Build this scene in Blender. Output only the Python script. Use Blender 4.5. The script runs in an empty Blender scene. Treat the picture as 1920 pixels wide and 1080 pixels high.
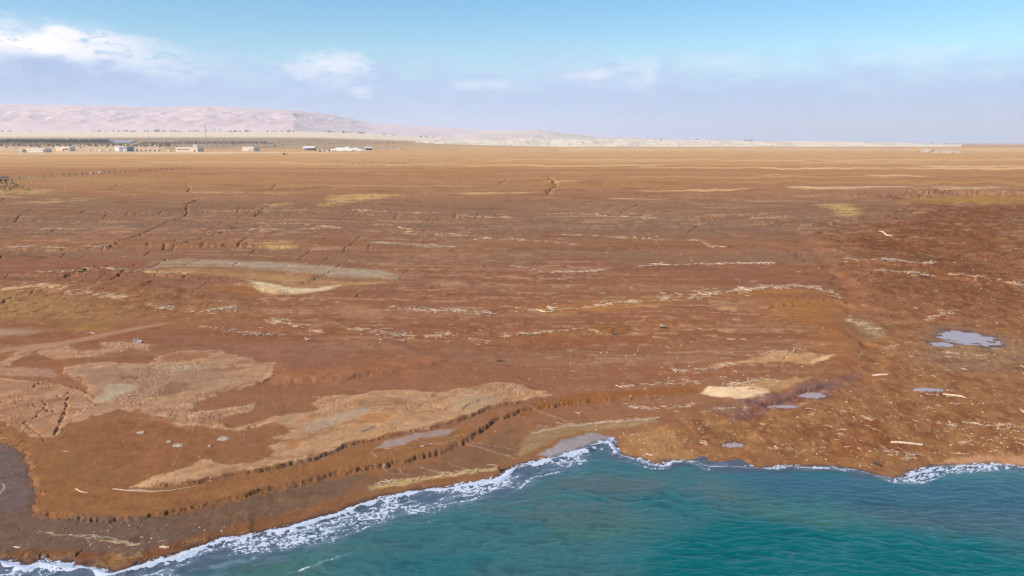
import bpy, math, random
import numpy as np
from mathutils import Vector

random.seed(7); RNG = np.random.default_rng(7)
SC = bpy.context.scene
COL = SC.collection
R = math.radians

# ------------------------------------------------------------------ camera, sky, sun, exposure
CAM_H = 26.0
F = 1478.0                      # focal length in photograph pixels (1920 wide)
PITCH = math.atan((540 - 267.5) / F)
cd = bpy.data.cameras.new('camera'); cam = bpy.data.objects.new('camera', cd); COL.objects.link(cam)
cd.sensor_width = 36.0; cd.lens = 36.0 * F / 1920.0
cd.clip_start = 1.0; cd.clip_end = 90000.0
cam.location = (0, 0, CAM_H); cam.rotation_euler = (math.pi / 2 - PITCH, 0, 0)
SC.camera = cam

SUN_EL, SUN_AZ = R(40), R(-117)          # azimuth from +Y, clockwise; negative = to the left
SUN_DIR = Vector((math.sin(SUN_AZ) * math.cos(SUN_EL), math.cos(SUN_AZ) * math.cos(SUN_EL), math.sin(SUN_EL)))
sd_ = bpy.data.lights.new('sun', 'SUN'); sd_.energy = 3.7; sd_.angle = R(0.5); sd_.color = (1.0, 0.94, 0.85)
sun = bpy.data.objects.new('sun', sd_); COL.objects.link(sun)
sun.rotation_euler = (-SUN_DIR).to_track_quat('-Z', 'Y').to_euler(); sun.location = (0, 0, 400)

SKY_STRENGTH = 0.129
W = bpy.data.worlds.new('World'); SC.world = W; W.use_nodes = True
SC.view_settings.view_transform = 'Standard'; SC.view_settings.look = 'None'
SC.view_settings.exposure = 0.28; SC.view_settings.gamma = 1.0; SC.view_settings.use_curve_mapping = False
SC.cycles.use_denoising = True
try: SC.cycles.denoiser = 'OPENIMAGEDENOISE'
except Exception: pass
SC.cycles.volume_bounces = 1
SC.cycles.max_bounces = 5; SC.cycles.diffuse_bounces = 2; SC.cycles.glossy_bounces = 2
K = 1.05                        # radiance of a sunlit horizontal surface per unit of albedo (sun + sky)


def lin(c):
    c = np.asarray(c, float) / 255.0
    return np.where(c <= 0.04045, c / 12.92, ((c + 0.055) / 1.055) ** 2.4)


TONE = np.array([1.04, 1.01, .90])   # takes the blue of the sky light out again


def A(r, g, b, k=1.0):          # surface colour seen in daylight -> albedo
    return lin((r, g, b)) / K * k * TONE


class NT:
    """Small helper to write node trees."""
    def __init__(s, tree):
        s.t = tree; s.t.nodes.clear()
    def n(s, typ, **kw):
        nd = s.t.nodes.new(typ)
        for k, v in kw.items():
            if k == 'ins':
                for kk, vv in v.items():
                    if isinstance(vv, bpy.types.NodeSocket): s.t.links.new(vv, nd.inputs[kk])
                    else: nd.inputs[kk].default_value = vv
            else: setattr(nd, k, v)
        return nd
    def m(s, op, a, b=None, c=None, clamp=False):
        nd = s.n('ShaderNodeMath', operation=op); nd.use_clamp = clamp
        for i, v in enumerate((a, b, c)):
            if v is None: continue
            if isinstance(v, bpy.types.NodeSocket): s.t.links.new(v, nd.inputs[i])
            else: nd.inputs[i].default_value = v
        return nd.outputs[0]
    def mix(s, f, a, b, blend='MIX'):
        nd = s.n('ShaderNodeMix', data_type='RGBA', blend_type=blend)
        for sock, v in ((nd.inputs[0], f), (nd.inputs[6], a), (nd.inputs[7], b)):
            if isinstance(v, bpy.types.NodeSocket): s.t.links.new(v, sock)
            else: sock.default_value = v if not hasattr(v, '__len__') else (*list(v)[:3], 1.0)
        return nd.outputs[2]
    def ss(s, v, lo, hi):
        nd = s.n('ShaderNodeMapRange', interpolation_type='SMOOTHSTEP')
        s.t.links.new(v, nd.inputs[0])
        for i, q in ((1, lo), (2, hi)):
            if isinstance(q, bpy.types.NodeSocket): s.t.links.new(q, nd.inputs[i])
            else: nd.inputs[i].default_value = q
        return nd.outputs[0]
    def noise(s, vec, scale, detail=4, rough=0.55, dist=0.0):
        nd = s.n('ShaderNodeTexNoise', ins={'Vector': vec, 'Scale': scale, 'Detail': detail, 'Roughness': rough, 'Distortion': dist})
        return nd.outputs['Fac']


def build_world():
    T = NT(W.node_tree)
    sky = T.n('ShaderNodeTexSky', sky_type='NISHITA'); sky.sun_disc = False
    sky.sun_elevation = SUN_EL; sky.sun_rotation = SUN_AZ
    sky.altitude = 0; sky.air_density = 1.0; sky.dust_density = 0.4; sky.ozone_density = 2.2
    tc = T.n('ShaderNodeTexCoord')
    sep = T.n('ShaderNodeSeparateXYZ', ins={0: tc.outputs['Generated']})
    x, y, z = sep.outputs
    el = T.m('MULTIPLY', T.m('ARCSINE', z), 57.2958)
    az = T.m('MULTIPLY', T.m('ARCTAN2', x, y), 57.2958)
    cvec = T.n('ShaderNodeCombineXYZ', ins={0: T.m('MULTIPLY', az, 0.55), 1: T.m('MULTIPLY', el, 1.35), 2: 3.7})
    n1 = T.noise(cvec.outputs[0], 0.55, 5, 0.55, 0.3)
    n2 = T.noise(cvec.outputs[0], 1.5, 6, 0.6, 0.2)
    tv = T.n('ShaderNodeCombineXYZ', ins={0: T.m('MULTIPLY', az, 0.10), 1: 0.0, 2: 1.3})
    nt = T.noise(tv.outputs[0], 1.0, 3, 0.5)
    # the bank of low cloud that lies all round the horizon; its top wanders with azimuth
    lw = T.m('EXPONENT', T.m('MULTIPLY', T.m('POWER', T.m('DIVIDE', T.m('ADD', az, 31.0), 7.5), 2.0), -1.0))
    top = T.m('ADD', T.m('ADD', 4.7, T.m('MULTIPLY', nt, 1.9)), T.m('MULTIPLY', lw, 1.3))
    hgt = T.m('ADD', T.m('SUBTRACT', top, el), T.m('MULTIPLY', T.m('SUBTRACT', n1, 0.5), 3.2))
    bank = T.m('MULTIPLY', T.ss(hgt, -1.3, 2.4), 0.86)
    # brighter heaped clouds in the bank (azimuth, elevation, half-widths, strength)
    puffs = [(-33.0, 6.5, 4.0, 0.8, .6), (-28.8, 6.4, 2.6, 0.8, .6), (-25.6, 5.8, 2.6, 0.6, .5),
             (-12.0, 5.35, 2.1, 0.75, .8), (-14.2, 5.0, 1.7, 0.5, .6), (5.6, 4.7, 2.1, 0.42, .55), (-34, 4.5, 2.2, 0.5, .5),
             (-10.6, 3.5, 0.9, .3, .5), (-3.0, 4.0, 1.2, .3, .35), (-1.0, 4.1, 1.6, .3, .35), (14, 5.4, 3.5, .5, .22), (26, 5.4, 3.0, .5, .2),
             (-52, 6.2, 5.0, 1.0, .9), (52, 5.6, 6.0, 0.8, .5), (84, 6.5, 6.0, 1.1, .8), (-92, 6.6, 6.0, 1.1, .9), (128, 6.0, 7.0, 1.0, .8), (-140, 6.2, 7.0, 1.1, .8), (172, 5.6, 6.0, .9, .6)]
    acc = None
    for a0, e0, wa, we, s in puffs:
        dx = T.m('DIVIDE', T.m('SUBTRACT', az, a0), wa); dy = T.m('DIVIDE', T.m('SUBTRACT', el, e0), we)
        # flat base, heaped crown
        dy = T.m('MULTIPLY', dy, T.m('ADD', 1.0, T.m('MULTIPLY', T.m('LESS_THAN', dy, 0.0), -0.35)))
        r = T.m('SQRT', T.m('ADD', T.m('MULTIPLY', dx, dx), T.m('MULTIPLY', dy, dy)))
        v = T.m('ADD', T.m('SUBTRACT', 1.0, r), T.m('MULTIPLY', T.m('SUBTRACT', n2, 0.5), 2.2))
        v = T.m('MULTIPLY', T.ss(v, -0.55, 0.95), s)
        acc = v if acc is None else T.m('MAXIMUM', acc, v)
    # sunlit upper edge of the bank, broken by noise
    rim = T.m('MULTIPLY', T.ss(hgt, -.5, .6), T.m('SUBTRACT', 1.0, T.ss(hgt, .9, 2.6)))
    wz = T.ss(T.noise(T.n('ShaderNodeCombineXYZ', ins={0: T.m('MULTIPLY', az, .07), 1: 4.0, 2: 2.0}).outputs[0], 1.0, 3, .6), .48, .72)
    wz = T.m('MAXIMUM', T.m('MULTIPLY', wz, .55), lw)
    rim = T.m('MULTIPLY', T.m('MULTIPLY', rim, wz), T.ss(T.m('ADD', n2, T.m('MULTIPLY', lw, .10)), .36, .54))
    acc = T.m('MAXIMUM', T.m('MULTIPLY', acc, .72), rim)
    skyc = T.n('ShaderNodeHueSaturation', ins={'Hue': 0.493, 'Saturation': 1.42, 'Value': 1.0, 'Color': sky.outputs[0]}).outputs[0]
    base = T.n('ShaderNodeVectorMath', operation='SCALE', ins={0: skyc, 'Scale': SKY_STRENGTH}).outputs[0]
    under = (0.315, 0.46, 0.74); lit = (0.95, 0.92, 0.95)
    ub = T.mix(T.ss(n2, 0.3, 0.7), under, tuple(v * 1.10 for v in under))
    ub = T.mix(T.m('MULTIPLY', T.m('MULTIPLY', lw, T.ss(hgt, 1.3, 2.6)), T.m('MULTIPLY', T.m('SUBTRACT', 1.0, T.ss(hgt, 2.8, 4.5)), .55)), ub, (.27, .36, .62))
    c = T.mix(bank, base, ub)
    c = T.mix(T.m('MULTIPLY', acc, 1.0), c, lit)
    bg = T.n('ShaderNodeBackground', ins={'Color': c, 'Strength': 1.0})
    out = T.n('ShaderNodeOutputWorld'); T.t.links.new(bg.outputs[0], out.inputs[0])
build_world()

# ------------------------------------------------------------------ numpy noise
_ang = RNG.random(4096) * 2 * np.pi
_gx, _gy = np.cos(_ang).astype(np.float32), np.sin(_ang).astype(np.float32)


def gn(x, y, seed=0):
    """2-D gradient noise, about -0.7..0.7"""
    x = np.asarray(x, np.float32); y = np.asarray(y, np.float32)
    xi = np.floor(x); yi = np.floor(y)
    fx = x - xi; fy = y - yi
    xi = xi.astype(np.int32); yi = yi.astype(np.int32)
    u = fx * fx * fx * (fx * (fx * 6 - 15) + 10); v = fy * fy * fy * (fy * (fy * 6 - 15) + 10)
    def g(ix, iy, dx, dy):
        h = ix * np.int32(374761393) + iy * np.int32(668265263) + np.int32((seed * 974711) & 0x7fffffff)
        h = (h ^ (h >> 13)) * np.int32(1274126177)
        h = (h ^ (h >> 16)) & 4095
        return _gx[h] * dx + _gy[h] * dy
    a = g(xi, yi, fx, fy); b = g(xi + 1, yi, fx - 1, fy); c = g(xi, yi + 1, fx, fy - 1); d = g(xi + 1, yi + 1, fx - 1, fy - 1)
    return (a + (b - a) * u) * (1 - v) + (c + (d - c) * u) * v


def fbm(x, y, seed=0, o=4, g=0.5):
    s = 0; a = 1.0; f = 1.0
    for i in range(o):
        s = s + a * gn(x * f, y * f, seed + i * 17); a *= g; f *= 2.03
    return s


def sstep(v, lo, hi):
    t = np.clip((v - lo) / (hi - lo), 0, 1)
    return t * t * (3 - 2 * t)


# ------------------------------------------------------------------ pixel <-> place (the photograph is surveyed once, here; everything below stands in metres)
SP, CP = math.sin(PITCH), math.cos(PITCH)


def plane_pt(px, py, z):
    u = (np.asarray(px, float) - 960) / F; v = -(np.asarray(py, float) - 540) / F
    dy = CP + v * SP; dz = -SP + v * CP
    s = (z - CAM_H) / dz
    return u * s, dy * s


SHORE_PX = np.array([(-900, 1090), (-500, 1080), (-200, 1066), (-60, 1060), (0, 1053), (34, 1055), (50, 1062), (73, 1054), (100, 1056), (130, 1059), (161, 1062), (190, 1070), (212, 1076), (233, 1071), (260, 1062),
    (280, 1057), (300, 1050), (335, 1041), (365, 1030), (415, 1012), (445, 1008), (480, 1004), (524, 993), (584, 976), (636, 961), (677, 945), (713, 935), (765, 924), (843, 914), (895, 906), (926, 899), (944, 890), (960, 879),
    (996, 869), (1029, 862), (1066, 851), (1099, 839), (1125, 829), (1146, 824), (1152, 838), (1157, 852), (1177, 857), (1202, 863), (1227, 873), (1246, 875), (1252, 868), (1280, 864), (1307, 866), (1329, 876), (1365, 874), (1404, 876), (1440, 879),
    (1480, 876), (1507, 878), (1565, 877), (1607, 883), (1634, 890), (1676, 897), (1698, 895), (1712, 888), (1759, 876), (1829, 873), (1884, 872), (1920, 876), (2000, 884), (2200, 880), (2600, 872), (3400, 860)], float)
_sx, _sy = plane_pt(SHORE_PX[:, 0], SHORE_PX[:, 1], 0.0)
SHORE = np.stack([_sx, _sy], 1)
SHORE = np.vstack([[SHORE[0] + (-60, -14)], SHORE, [SHORE[-1] + (200, 30)]])
_sx_mono = np.maximum.accumulate(SHORE[:, 0] + np.arange(len(SHORE)) * 1e-6)


def seg_dist(x, y, P, closed=False):
    """distance to polyline, and parameter (length along) and signed side of the nearest segment (+ = left of travel)"""
    best = np.full(x.shape, 1e18); along = np.zeros(x.shape); side = np.zeros(x.shape)
    n = len(P) if closed else len(P) - 1
    acc = 0.0
    for i in range(n):
        a = P[i]; b = P[(i + 1) % len(P)]
        d = b - a; L2 = d @ d + 1e-12; L = math.sqrt(L2)
        rx = x - a[0]; ry = y - a[1]
        t = np.clip((rx * d[0] + ry * d[1]) / L2, 0, 1)
        ex = rx - t * d[0]; ey = ry - t * d[1]
        q = ex * ex + ey * ey
        m = q < best
        best = np.where(m, q, best)
        along = np.where(m, acc + t * L, along)
        side = np.where(m, d[0] * ry - d[1] * rx, side)
        acc += L
    return np.sqrt(best), along, np.sign(side), acc


def shore_d(x, y):
    """signed distance from the waterline, + inland"""
    x = np.asarray(x, float); y = np.asarray(y, float)
    wx = .30 * gn(x * .45, y * .45, 11) + .14 * gn(x * 1.7, y * 1.7, 12); wy = .30 * gn(x * .45 + 9, y * .45, 13) + .14 * gn(x * 1.7 + 5, y * 1.7, 14)
    x = x + wx; y = y + wy
    d = seg_dist(x, y, SHORE)[0]
    ys = np.interp(x, _sx_mono, SHORE[:, 1])
    return np.where(y > ys, d, -d)


PROF_D = [-200, -30, -6, -1, 0, 1.5, 6, 15, 40, 90, 180, 400, 800, 3000, 60000]
PROF_Z = [-9, -5, -1.2, -.15, 0, .16, .55, 1.0, 2.0, 3.2, 4.4, 6.2, 8.0, 9.0, 9.0]


def ramp(x, y):
    t = x / np.maximum(y, 1.0)
    w = 1 - sstep(t, -0.30, 0.10)
    return np.interp(y, [1500, 2000, 3000, 7000, 9000, 30000], [0, 4, 17, 112, 150, 160]) * w


def g0(x, y):
    return np.interp(shore_d(x, y), PROF_D, PROF_Z) + ramp(x, y)


def at(px, py):
    """where the line of sight through photograph pixel meets the broad ground surface"""
    px = np.atleast_1d(np.asarray(px, float)); py = np.atleast_1d(np.asarray(py, float))
    u = (px - 960) / F; v = -(py - 540) / F
    dy = CP + v * SP; dz = -SP + v * CP
    s = np.geomspace(25, 24000, 160)
    X = u[:, None] * s; Y = dy[:, None] * s; Z = CAM_H + dz[:, None] * s
    dlt = Z - g0(X, Y)
    k = np.argmax(dlt < 0, axis=1); k = np.where((dlt < 0).any(1), np.maximum(k, 1), len(s) - 1)
    i = np.arange(len(px)); a = dlt[i, k - 1]; b = dlt[i, k]
    lo = s[k - 1]; hi = s[k]
    for _ in range(3):
        f = np.clip(a / np.where(abs(a - b) < 1e-9, 1e-9, a - b), 0, 1); mid = lo + f * (hi - lo)
        dm = CAM_H + dz * mid - g0(u * mid, dy * mid)
        neg = dm < 0
        hi = np.where(neg, mid, hi); b = np.where(neg, dm, b); lo = np.where(neg, lo, mid); a = np.where(neg, a, dm)
    q = lo + np.clip(a / np.where(abs(a - b) < 1e-9, 1e-9, a - b), 0, 1) * (hi - lo)
    return u * q, dy * q


def pts(L):
    L = np.array(L, float); x, y = at(L[:, 0], L[:, 1]); return np.stack([x, y], 1)


def depth_of(x, y, z): return y * CP + (CAM_H - z) * SP


def row_y(py): return float(at([960], [py])[1][0])

# ------------------------------------------------------------------ scarps, gullies, hollows
# (pixel polyline drawn left to right with the higher ground above it, height, face width, reach inland, edge roughness)
SCARPS = [
    ([(215, 918), (250, 917), (300, 917), (380, 908), (430, 897), (470, 893), (520, 881), (560, 873), (600, 862), (628, 850), (652, 839), (705, 827), (742, 820), (785, 811), (827, 802), (855, 795), (880, 786), (910, 772), (955, 762), (985, 759), (1020, 757), (1050, 753)], .22, .06, 10, .22),
    ([(0, 823), (21, 834), (44, 847), (60, 872), (60, 891), (67, 917), (78, 932), (62, 945), (67, 968), (114, 970), (155, 979), (212, 980), (259, 974), (298, 968), (337, 958), (384, 949), (415, 943), (474, 930), (480, 924), (553, 914), (584, 904), (625, 893), (687, 880), (760, 868), (804, 854), (843, 847), (862, 834), (880, 824), (902, 807), (930, 790), (960, 780), (975, 772), (1042, 762), (1080, 757), (1140, 752), (1185, 749), (1247, 744), (1310, 735)], .30, .16, 6, .40),
    ([(830, 793), (850, 785), (867, 777), (880, 765), (905, 757), (942, 748), (965, 745), (997, 741), (1035, 738), (1085, 736), (1135, 728), (1172, 724), (1222, 717), (1310, 708), (1360, 700), (1422, 687), (1480, 684)], .16, .10, 9, .2),
    ([(600, 765), (640, 762), (690, 762), (740, 758), (790, 750), (840, 746), (880, 737), (925, 728), (960, 724)], .07, .12, 6, .15),
    ([(505, 722), (560, 716), (600, 715), (645, 712), (690, 702), (740, 697), (790, 690), (830, 681), (860, 672)], .35, .9, 14, .5),
    ([(930, 640), (985, 637), (1040, 632), (1085, 629), (1150, 621), (1250, 613), (1330, 607), (1420, 600)], .4, 1.4, 18, .5),
    ([(430, 612), (520, 622), (600, 633), (690, 650), (760, 640), (850, 628), (930, 612), (1040, 603)], .22, 1.4, 18, .6),
    ([(-40, 470), (60, 471), (130, 469), (200, 467), (260, 466), (330, 466), (400, 465), (470, 464), (560, 466), (650, 470), (760, 472)], .55, 1.0, 40, .9),
    ([(-40, 514), (60, 517), (150, 518), (200, 514), (240, 519), (300, 517), (340, 524), (420, 530), (470, 538), (520, 549), (600, 548)], .4, .7, 26, .8),
    ([(120, 397), (200, 399), (290, 402), (350, 399), (420, 397), (520, 400), (640, 402), (760, 406), (860, 410), (960, 412)], .55, 2.0, 60, 2.2),
    ([(1500, 432), (1530, 425), (1580, 420), (1620, 415), (1665, 414), (1690, 405), (1710, 396)], 1.5, 2.6, 90, 1.6),
    ([(1650, 379), (1680, 375), (1720, 368), (1780, 364), (1850, 365), (1960, 369), (2100, 372)], 2.0, 7, 160, 3),
    ([(1600, 497), (1640, 505), (1700, 506), (1745, 510), (1790, 528), (1850, 540), (1960, 552)], .35, .5, 22, .7),
    ([(1610, 540), (1640, 530), (1670, 525), (1740, 528)], .4, .5, 20, .5),
    ([(1425, 590), (1450, 577), (1500, 571), (1560, 565), (1590, 575)], .35, .6, 16, .7),
    ([(1395, 770), (1430, 762), (1470, 748), (1510, 737), (1545, 726), (1560, 720)], .4, .25, 6, .15),
    ([(1310, 690), (1360, 692), (1420, 686), (1480, 684), (1510, 672), (1560, 664)], .2, .3, 8, .3),
    ([(20, 1046), (60, 1044), (100, 1046), (150, 1053), (200, 1063)], .22, .25, 2.5, .3),
    ([(300, 1046), (340, 1034), (375, 1018), (420, 1004), (480, 998)], .22, .22, 3, .25),
    ([(560, 985), (640, 955), (700, 937), (760, 918), (840, 907), (920, 893)], .10, .2, 3, .3),
    ([(1750, 868), (1790, 857), (1850, 851), (1920, 853)], .16, .5, 4, .4),
    ([(900, 330), (1000, 335), (1030, 338)], .7, 2, 60, 2),
    ([(390, 806), (430, 807), (465, 803), (500, 799), (540, 801)], .08, .1, 4, .1),
    ([(150, 797), (180, 789), (230, 783), (300, 788), (330, 798), (375, 806)], .10, .15, 5, .15),
]
# pixel polyline, depth, half width in metres
GULLIES = [
    ([(118, 519), (150, 514), (165, 508), (168, 503), (182, 500)], 1.1, .55),
    ([(205, 467), (220, 461), (222, 456), (245, 449), (270, 440), (285, 431), (300, 424), (318, 416), (345, 407), (352, 399), (350, 390), (358, 381), (378, 374)], .9, .55),
    ([(350, 385), (342, 384), (360, 380), (378, 373)], 1.0, .8),
    ([(352, 360), (357, 353), (350, 346)], 1.0, .9),
    ([(203, 357), (214, 351), (222, 346), (240, 341)], .9, .8), ([(30, 417), (36, 405), (52, 398), (60, 392)], .6, .6),
    ([(325, 465), (345, 462), (362, 455), (380, 450), (395, 446), (430, 432), (450, 427)], .7, .5),
    ([(230, 513), (245, 503), (262, 495)], .4, .35), ([(270, 510), (290, 501), (312, 488)], .5, .35), ([(345, 500), (362, 495), (376, 489)], .35, .3),
    ([(5, 572), (14, 566), (25, 560)], .7, .45), ([(210, 524), (222, 517), (232, 512)], .6, .4), ([(268, 541), (280, 533), (290, 526)], .5, .35), ([(345, 523), (356, 517)], .5, .35),
    ([(475, 407), (488, 400), (492, 395), (505, 389), (515, 380)], .7, .6), ([(445, 410), (470, 398), (490, 384)], .4, .45), ([(510, 355), (515, 349), (520, 344)], .7, .8),
    ([(385, 382), (395, 378)], .5, .5), ([(195, 407), (205, 400)], .5, .5), ([(238, 404), (243, 398)], .5, .5), ([(300, 402), (306, 397)], .5, .5), ([(445, 400), (450, 392)], .6, .5),
    ([(740, 412), (746, 402)], .6, .6), ([(853, 412), (856, 402)], .5, .6), ([(895, 410), (897, 400)], .5, .6), ([(150, 400), (170, 392)], .5, .6),
    ([(307, 469), (310, 462)], .7, .5), ([(320, 471), (327, 465)], .7, .5), ([(275, 467), (280, 458)], .5, .5), ([(380, 466), (384, 459)], .5, .5), ([(690, 470), (694, 462)], .6, .5), ([(460, 467), (466, 460)], .4, .5),
    ([(102, 816), (108, 804), (112, 795), (118, 782), (122, 772), (126, 762), (124, 755), (130, 745)], .55, .15),
    ([(105, 812), (117, 793), (126, 772), (130, 756)], .35, .12),
    ([(44, 793), (56, 788), (70, 783), (72, 774), (82, 770), (86, 760), (80, 752)], .4, .13), ([(45, 793), (60, 805), (78, 817), (84, 828)], .2, .12),
    ([(0, 707), (20, 708), (45, 711), (72, 711), (100, 715), (108, 720), (150, 726), (165, 737), (178, 742)], .18, .10),
    ([(64, 728), (66, 722), (72, 722), (74, 718)], .5, .16), ([(108, 742), (116, 748), (124, 742), (130, 735)], .3, .13), ([(165, 748), (168, 752), (185, 760)], .3, .13), ([(134, 778), (158, 772), (172, 768), (186, 760), (200, 757)], .25, .12),
    ([(0, 745), (30, 748), (50, 755)], .15, .1), ([(62, 760), (70, 762), (84, 764), (90, 772)], .35, .13), ([(98, 770), (103, 775)], .3, .13),
    ([(480, 722), (494, 717), (505, 711), (520, 704), (531, 694)], .30, .16),
    ([(462, 806), (475, 803), (482, 800)], .35, .14),
    ([(1028, 368), (1030, 358), (1036, 352), (1045, 348), (1036, 338), (1028, 333)], 2.0, 1.5),
    ([(1290, 418), (1330, 430), (1400, 450), (1480, 470), (1560, 500), (1600, 560), (1610, 600), (1635, 640), (1645, 680), (1600, 710), (1545, 730), (1500, 745), (1430, 768), (1380, 800), (1370, 840), (1355, 868)], .40, 2.6),
    ([(1165, 400), (1180, 395), (1200, 386)], .8, 1.0), ([(1290, 437), (1300, 430), (1312, 420)], .5, .6),
    ([(940, 345), (950, 336)], .8, 1.2), ([(1095, 385), (1120, 378)], .7, 1.0),
    ([(130, 1062), (140, 1050), (148, 1040), (156, 1033)], .30, .14), ([(75, 1060), (77, 1050), (76, 1042)], .3, .14), ([(84, 1050), (96, 1040)], .2, .12), ([(253, 1062), (262, 1050), (270, 1047)], .25, .12),
    ([(1480, 665), (1470, 675), (1462, 690)], .2, .2),
    ([(1615, 497), (1590, 500), (1565, 508)], .6, .6), ([(1610, 535), (1625, 528), (1640, 520)], .6, .5),
    ([(870, 790), (880, 784), (890, 778)], .2, .1),
]
_r = random.Random(77)
for _k in range(110):      # short cracks and cuts in the stepped mud
    _x, _y = _r.uniform(-20, 960), _r.gauss(445, 50)
    if not 380 < _y < 610: continue
    _l = _r.uniform(5, 26) * (1 if _r.random() < .8 else 1.8); _sl = _r.uniform(.25, .9)
    GULLIES.append(([(_x, _y), (_x + _l * .4, _y - _l * .4 * _sl + _r.uniform(-2, 2)), (_x + _l, _y - _l * _sl)], _r.uniform(.15, .5), _r.uniform(.15, .45)))
HOLLOWS = [  # puddles: centre pixel, radius in pixels (x, y)
    (1812, 633, 46, 14), (1766, 646, 22, 5), (1740, 731, 30, 4), (1372, 832, 22, 5), (1524, 740, 24, 6), (1470, 757, 36, 3),
]
SC_W = [(pts(p), h, w, L, r) for p, h, w, L, r in SCARPS]
GU_W = [(pts(p), d * .85, w * .72) for p, d, w in GULLIES]
HO_W = []
for px, py, rx, ry in HOLLOWS:
    (cx, xr), (cy, _) = at([px, px + rx], [py, py]); yb = at([px], [py - ry])[1][0]; yf = at([px], [py + ry])[1][0]
    HO_W.append([cx, cy, xr - cx, (yb - yf) / 2, 0.0])


def bbox_mask(x, y, P, m):
    return (x > P[:, 0].min() - m) & (x < P[:, 0].max() + m) & (y > P[:, 1].min() - m) & (y < P[:, 1].max() + m)


def spacing(y):
    """how far apart mesh rows lie at distance y (metres)"""
    return np.clip(y * y / (22.0 * F) * 1.1, 0.04, 400)




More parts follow.
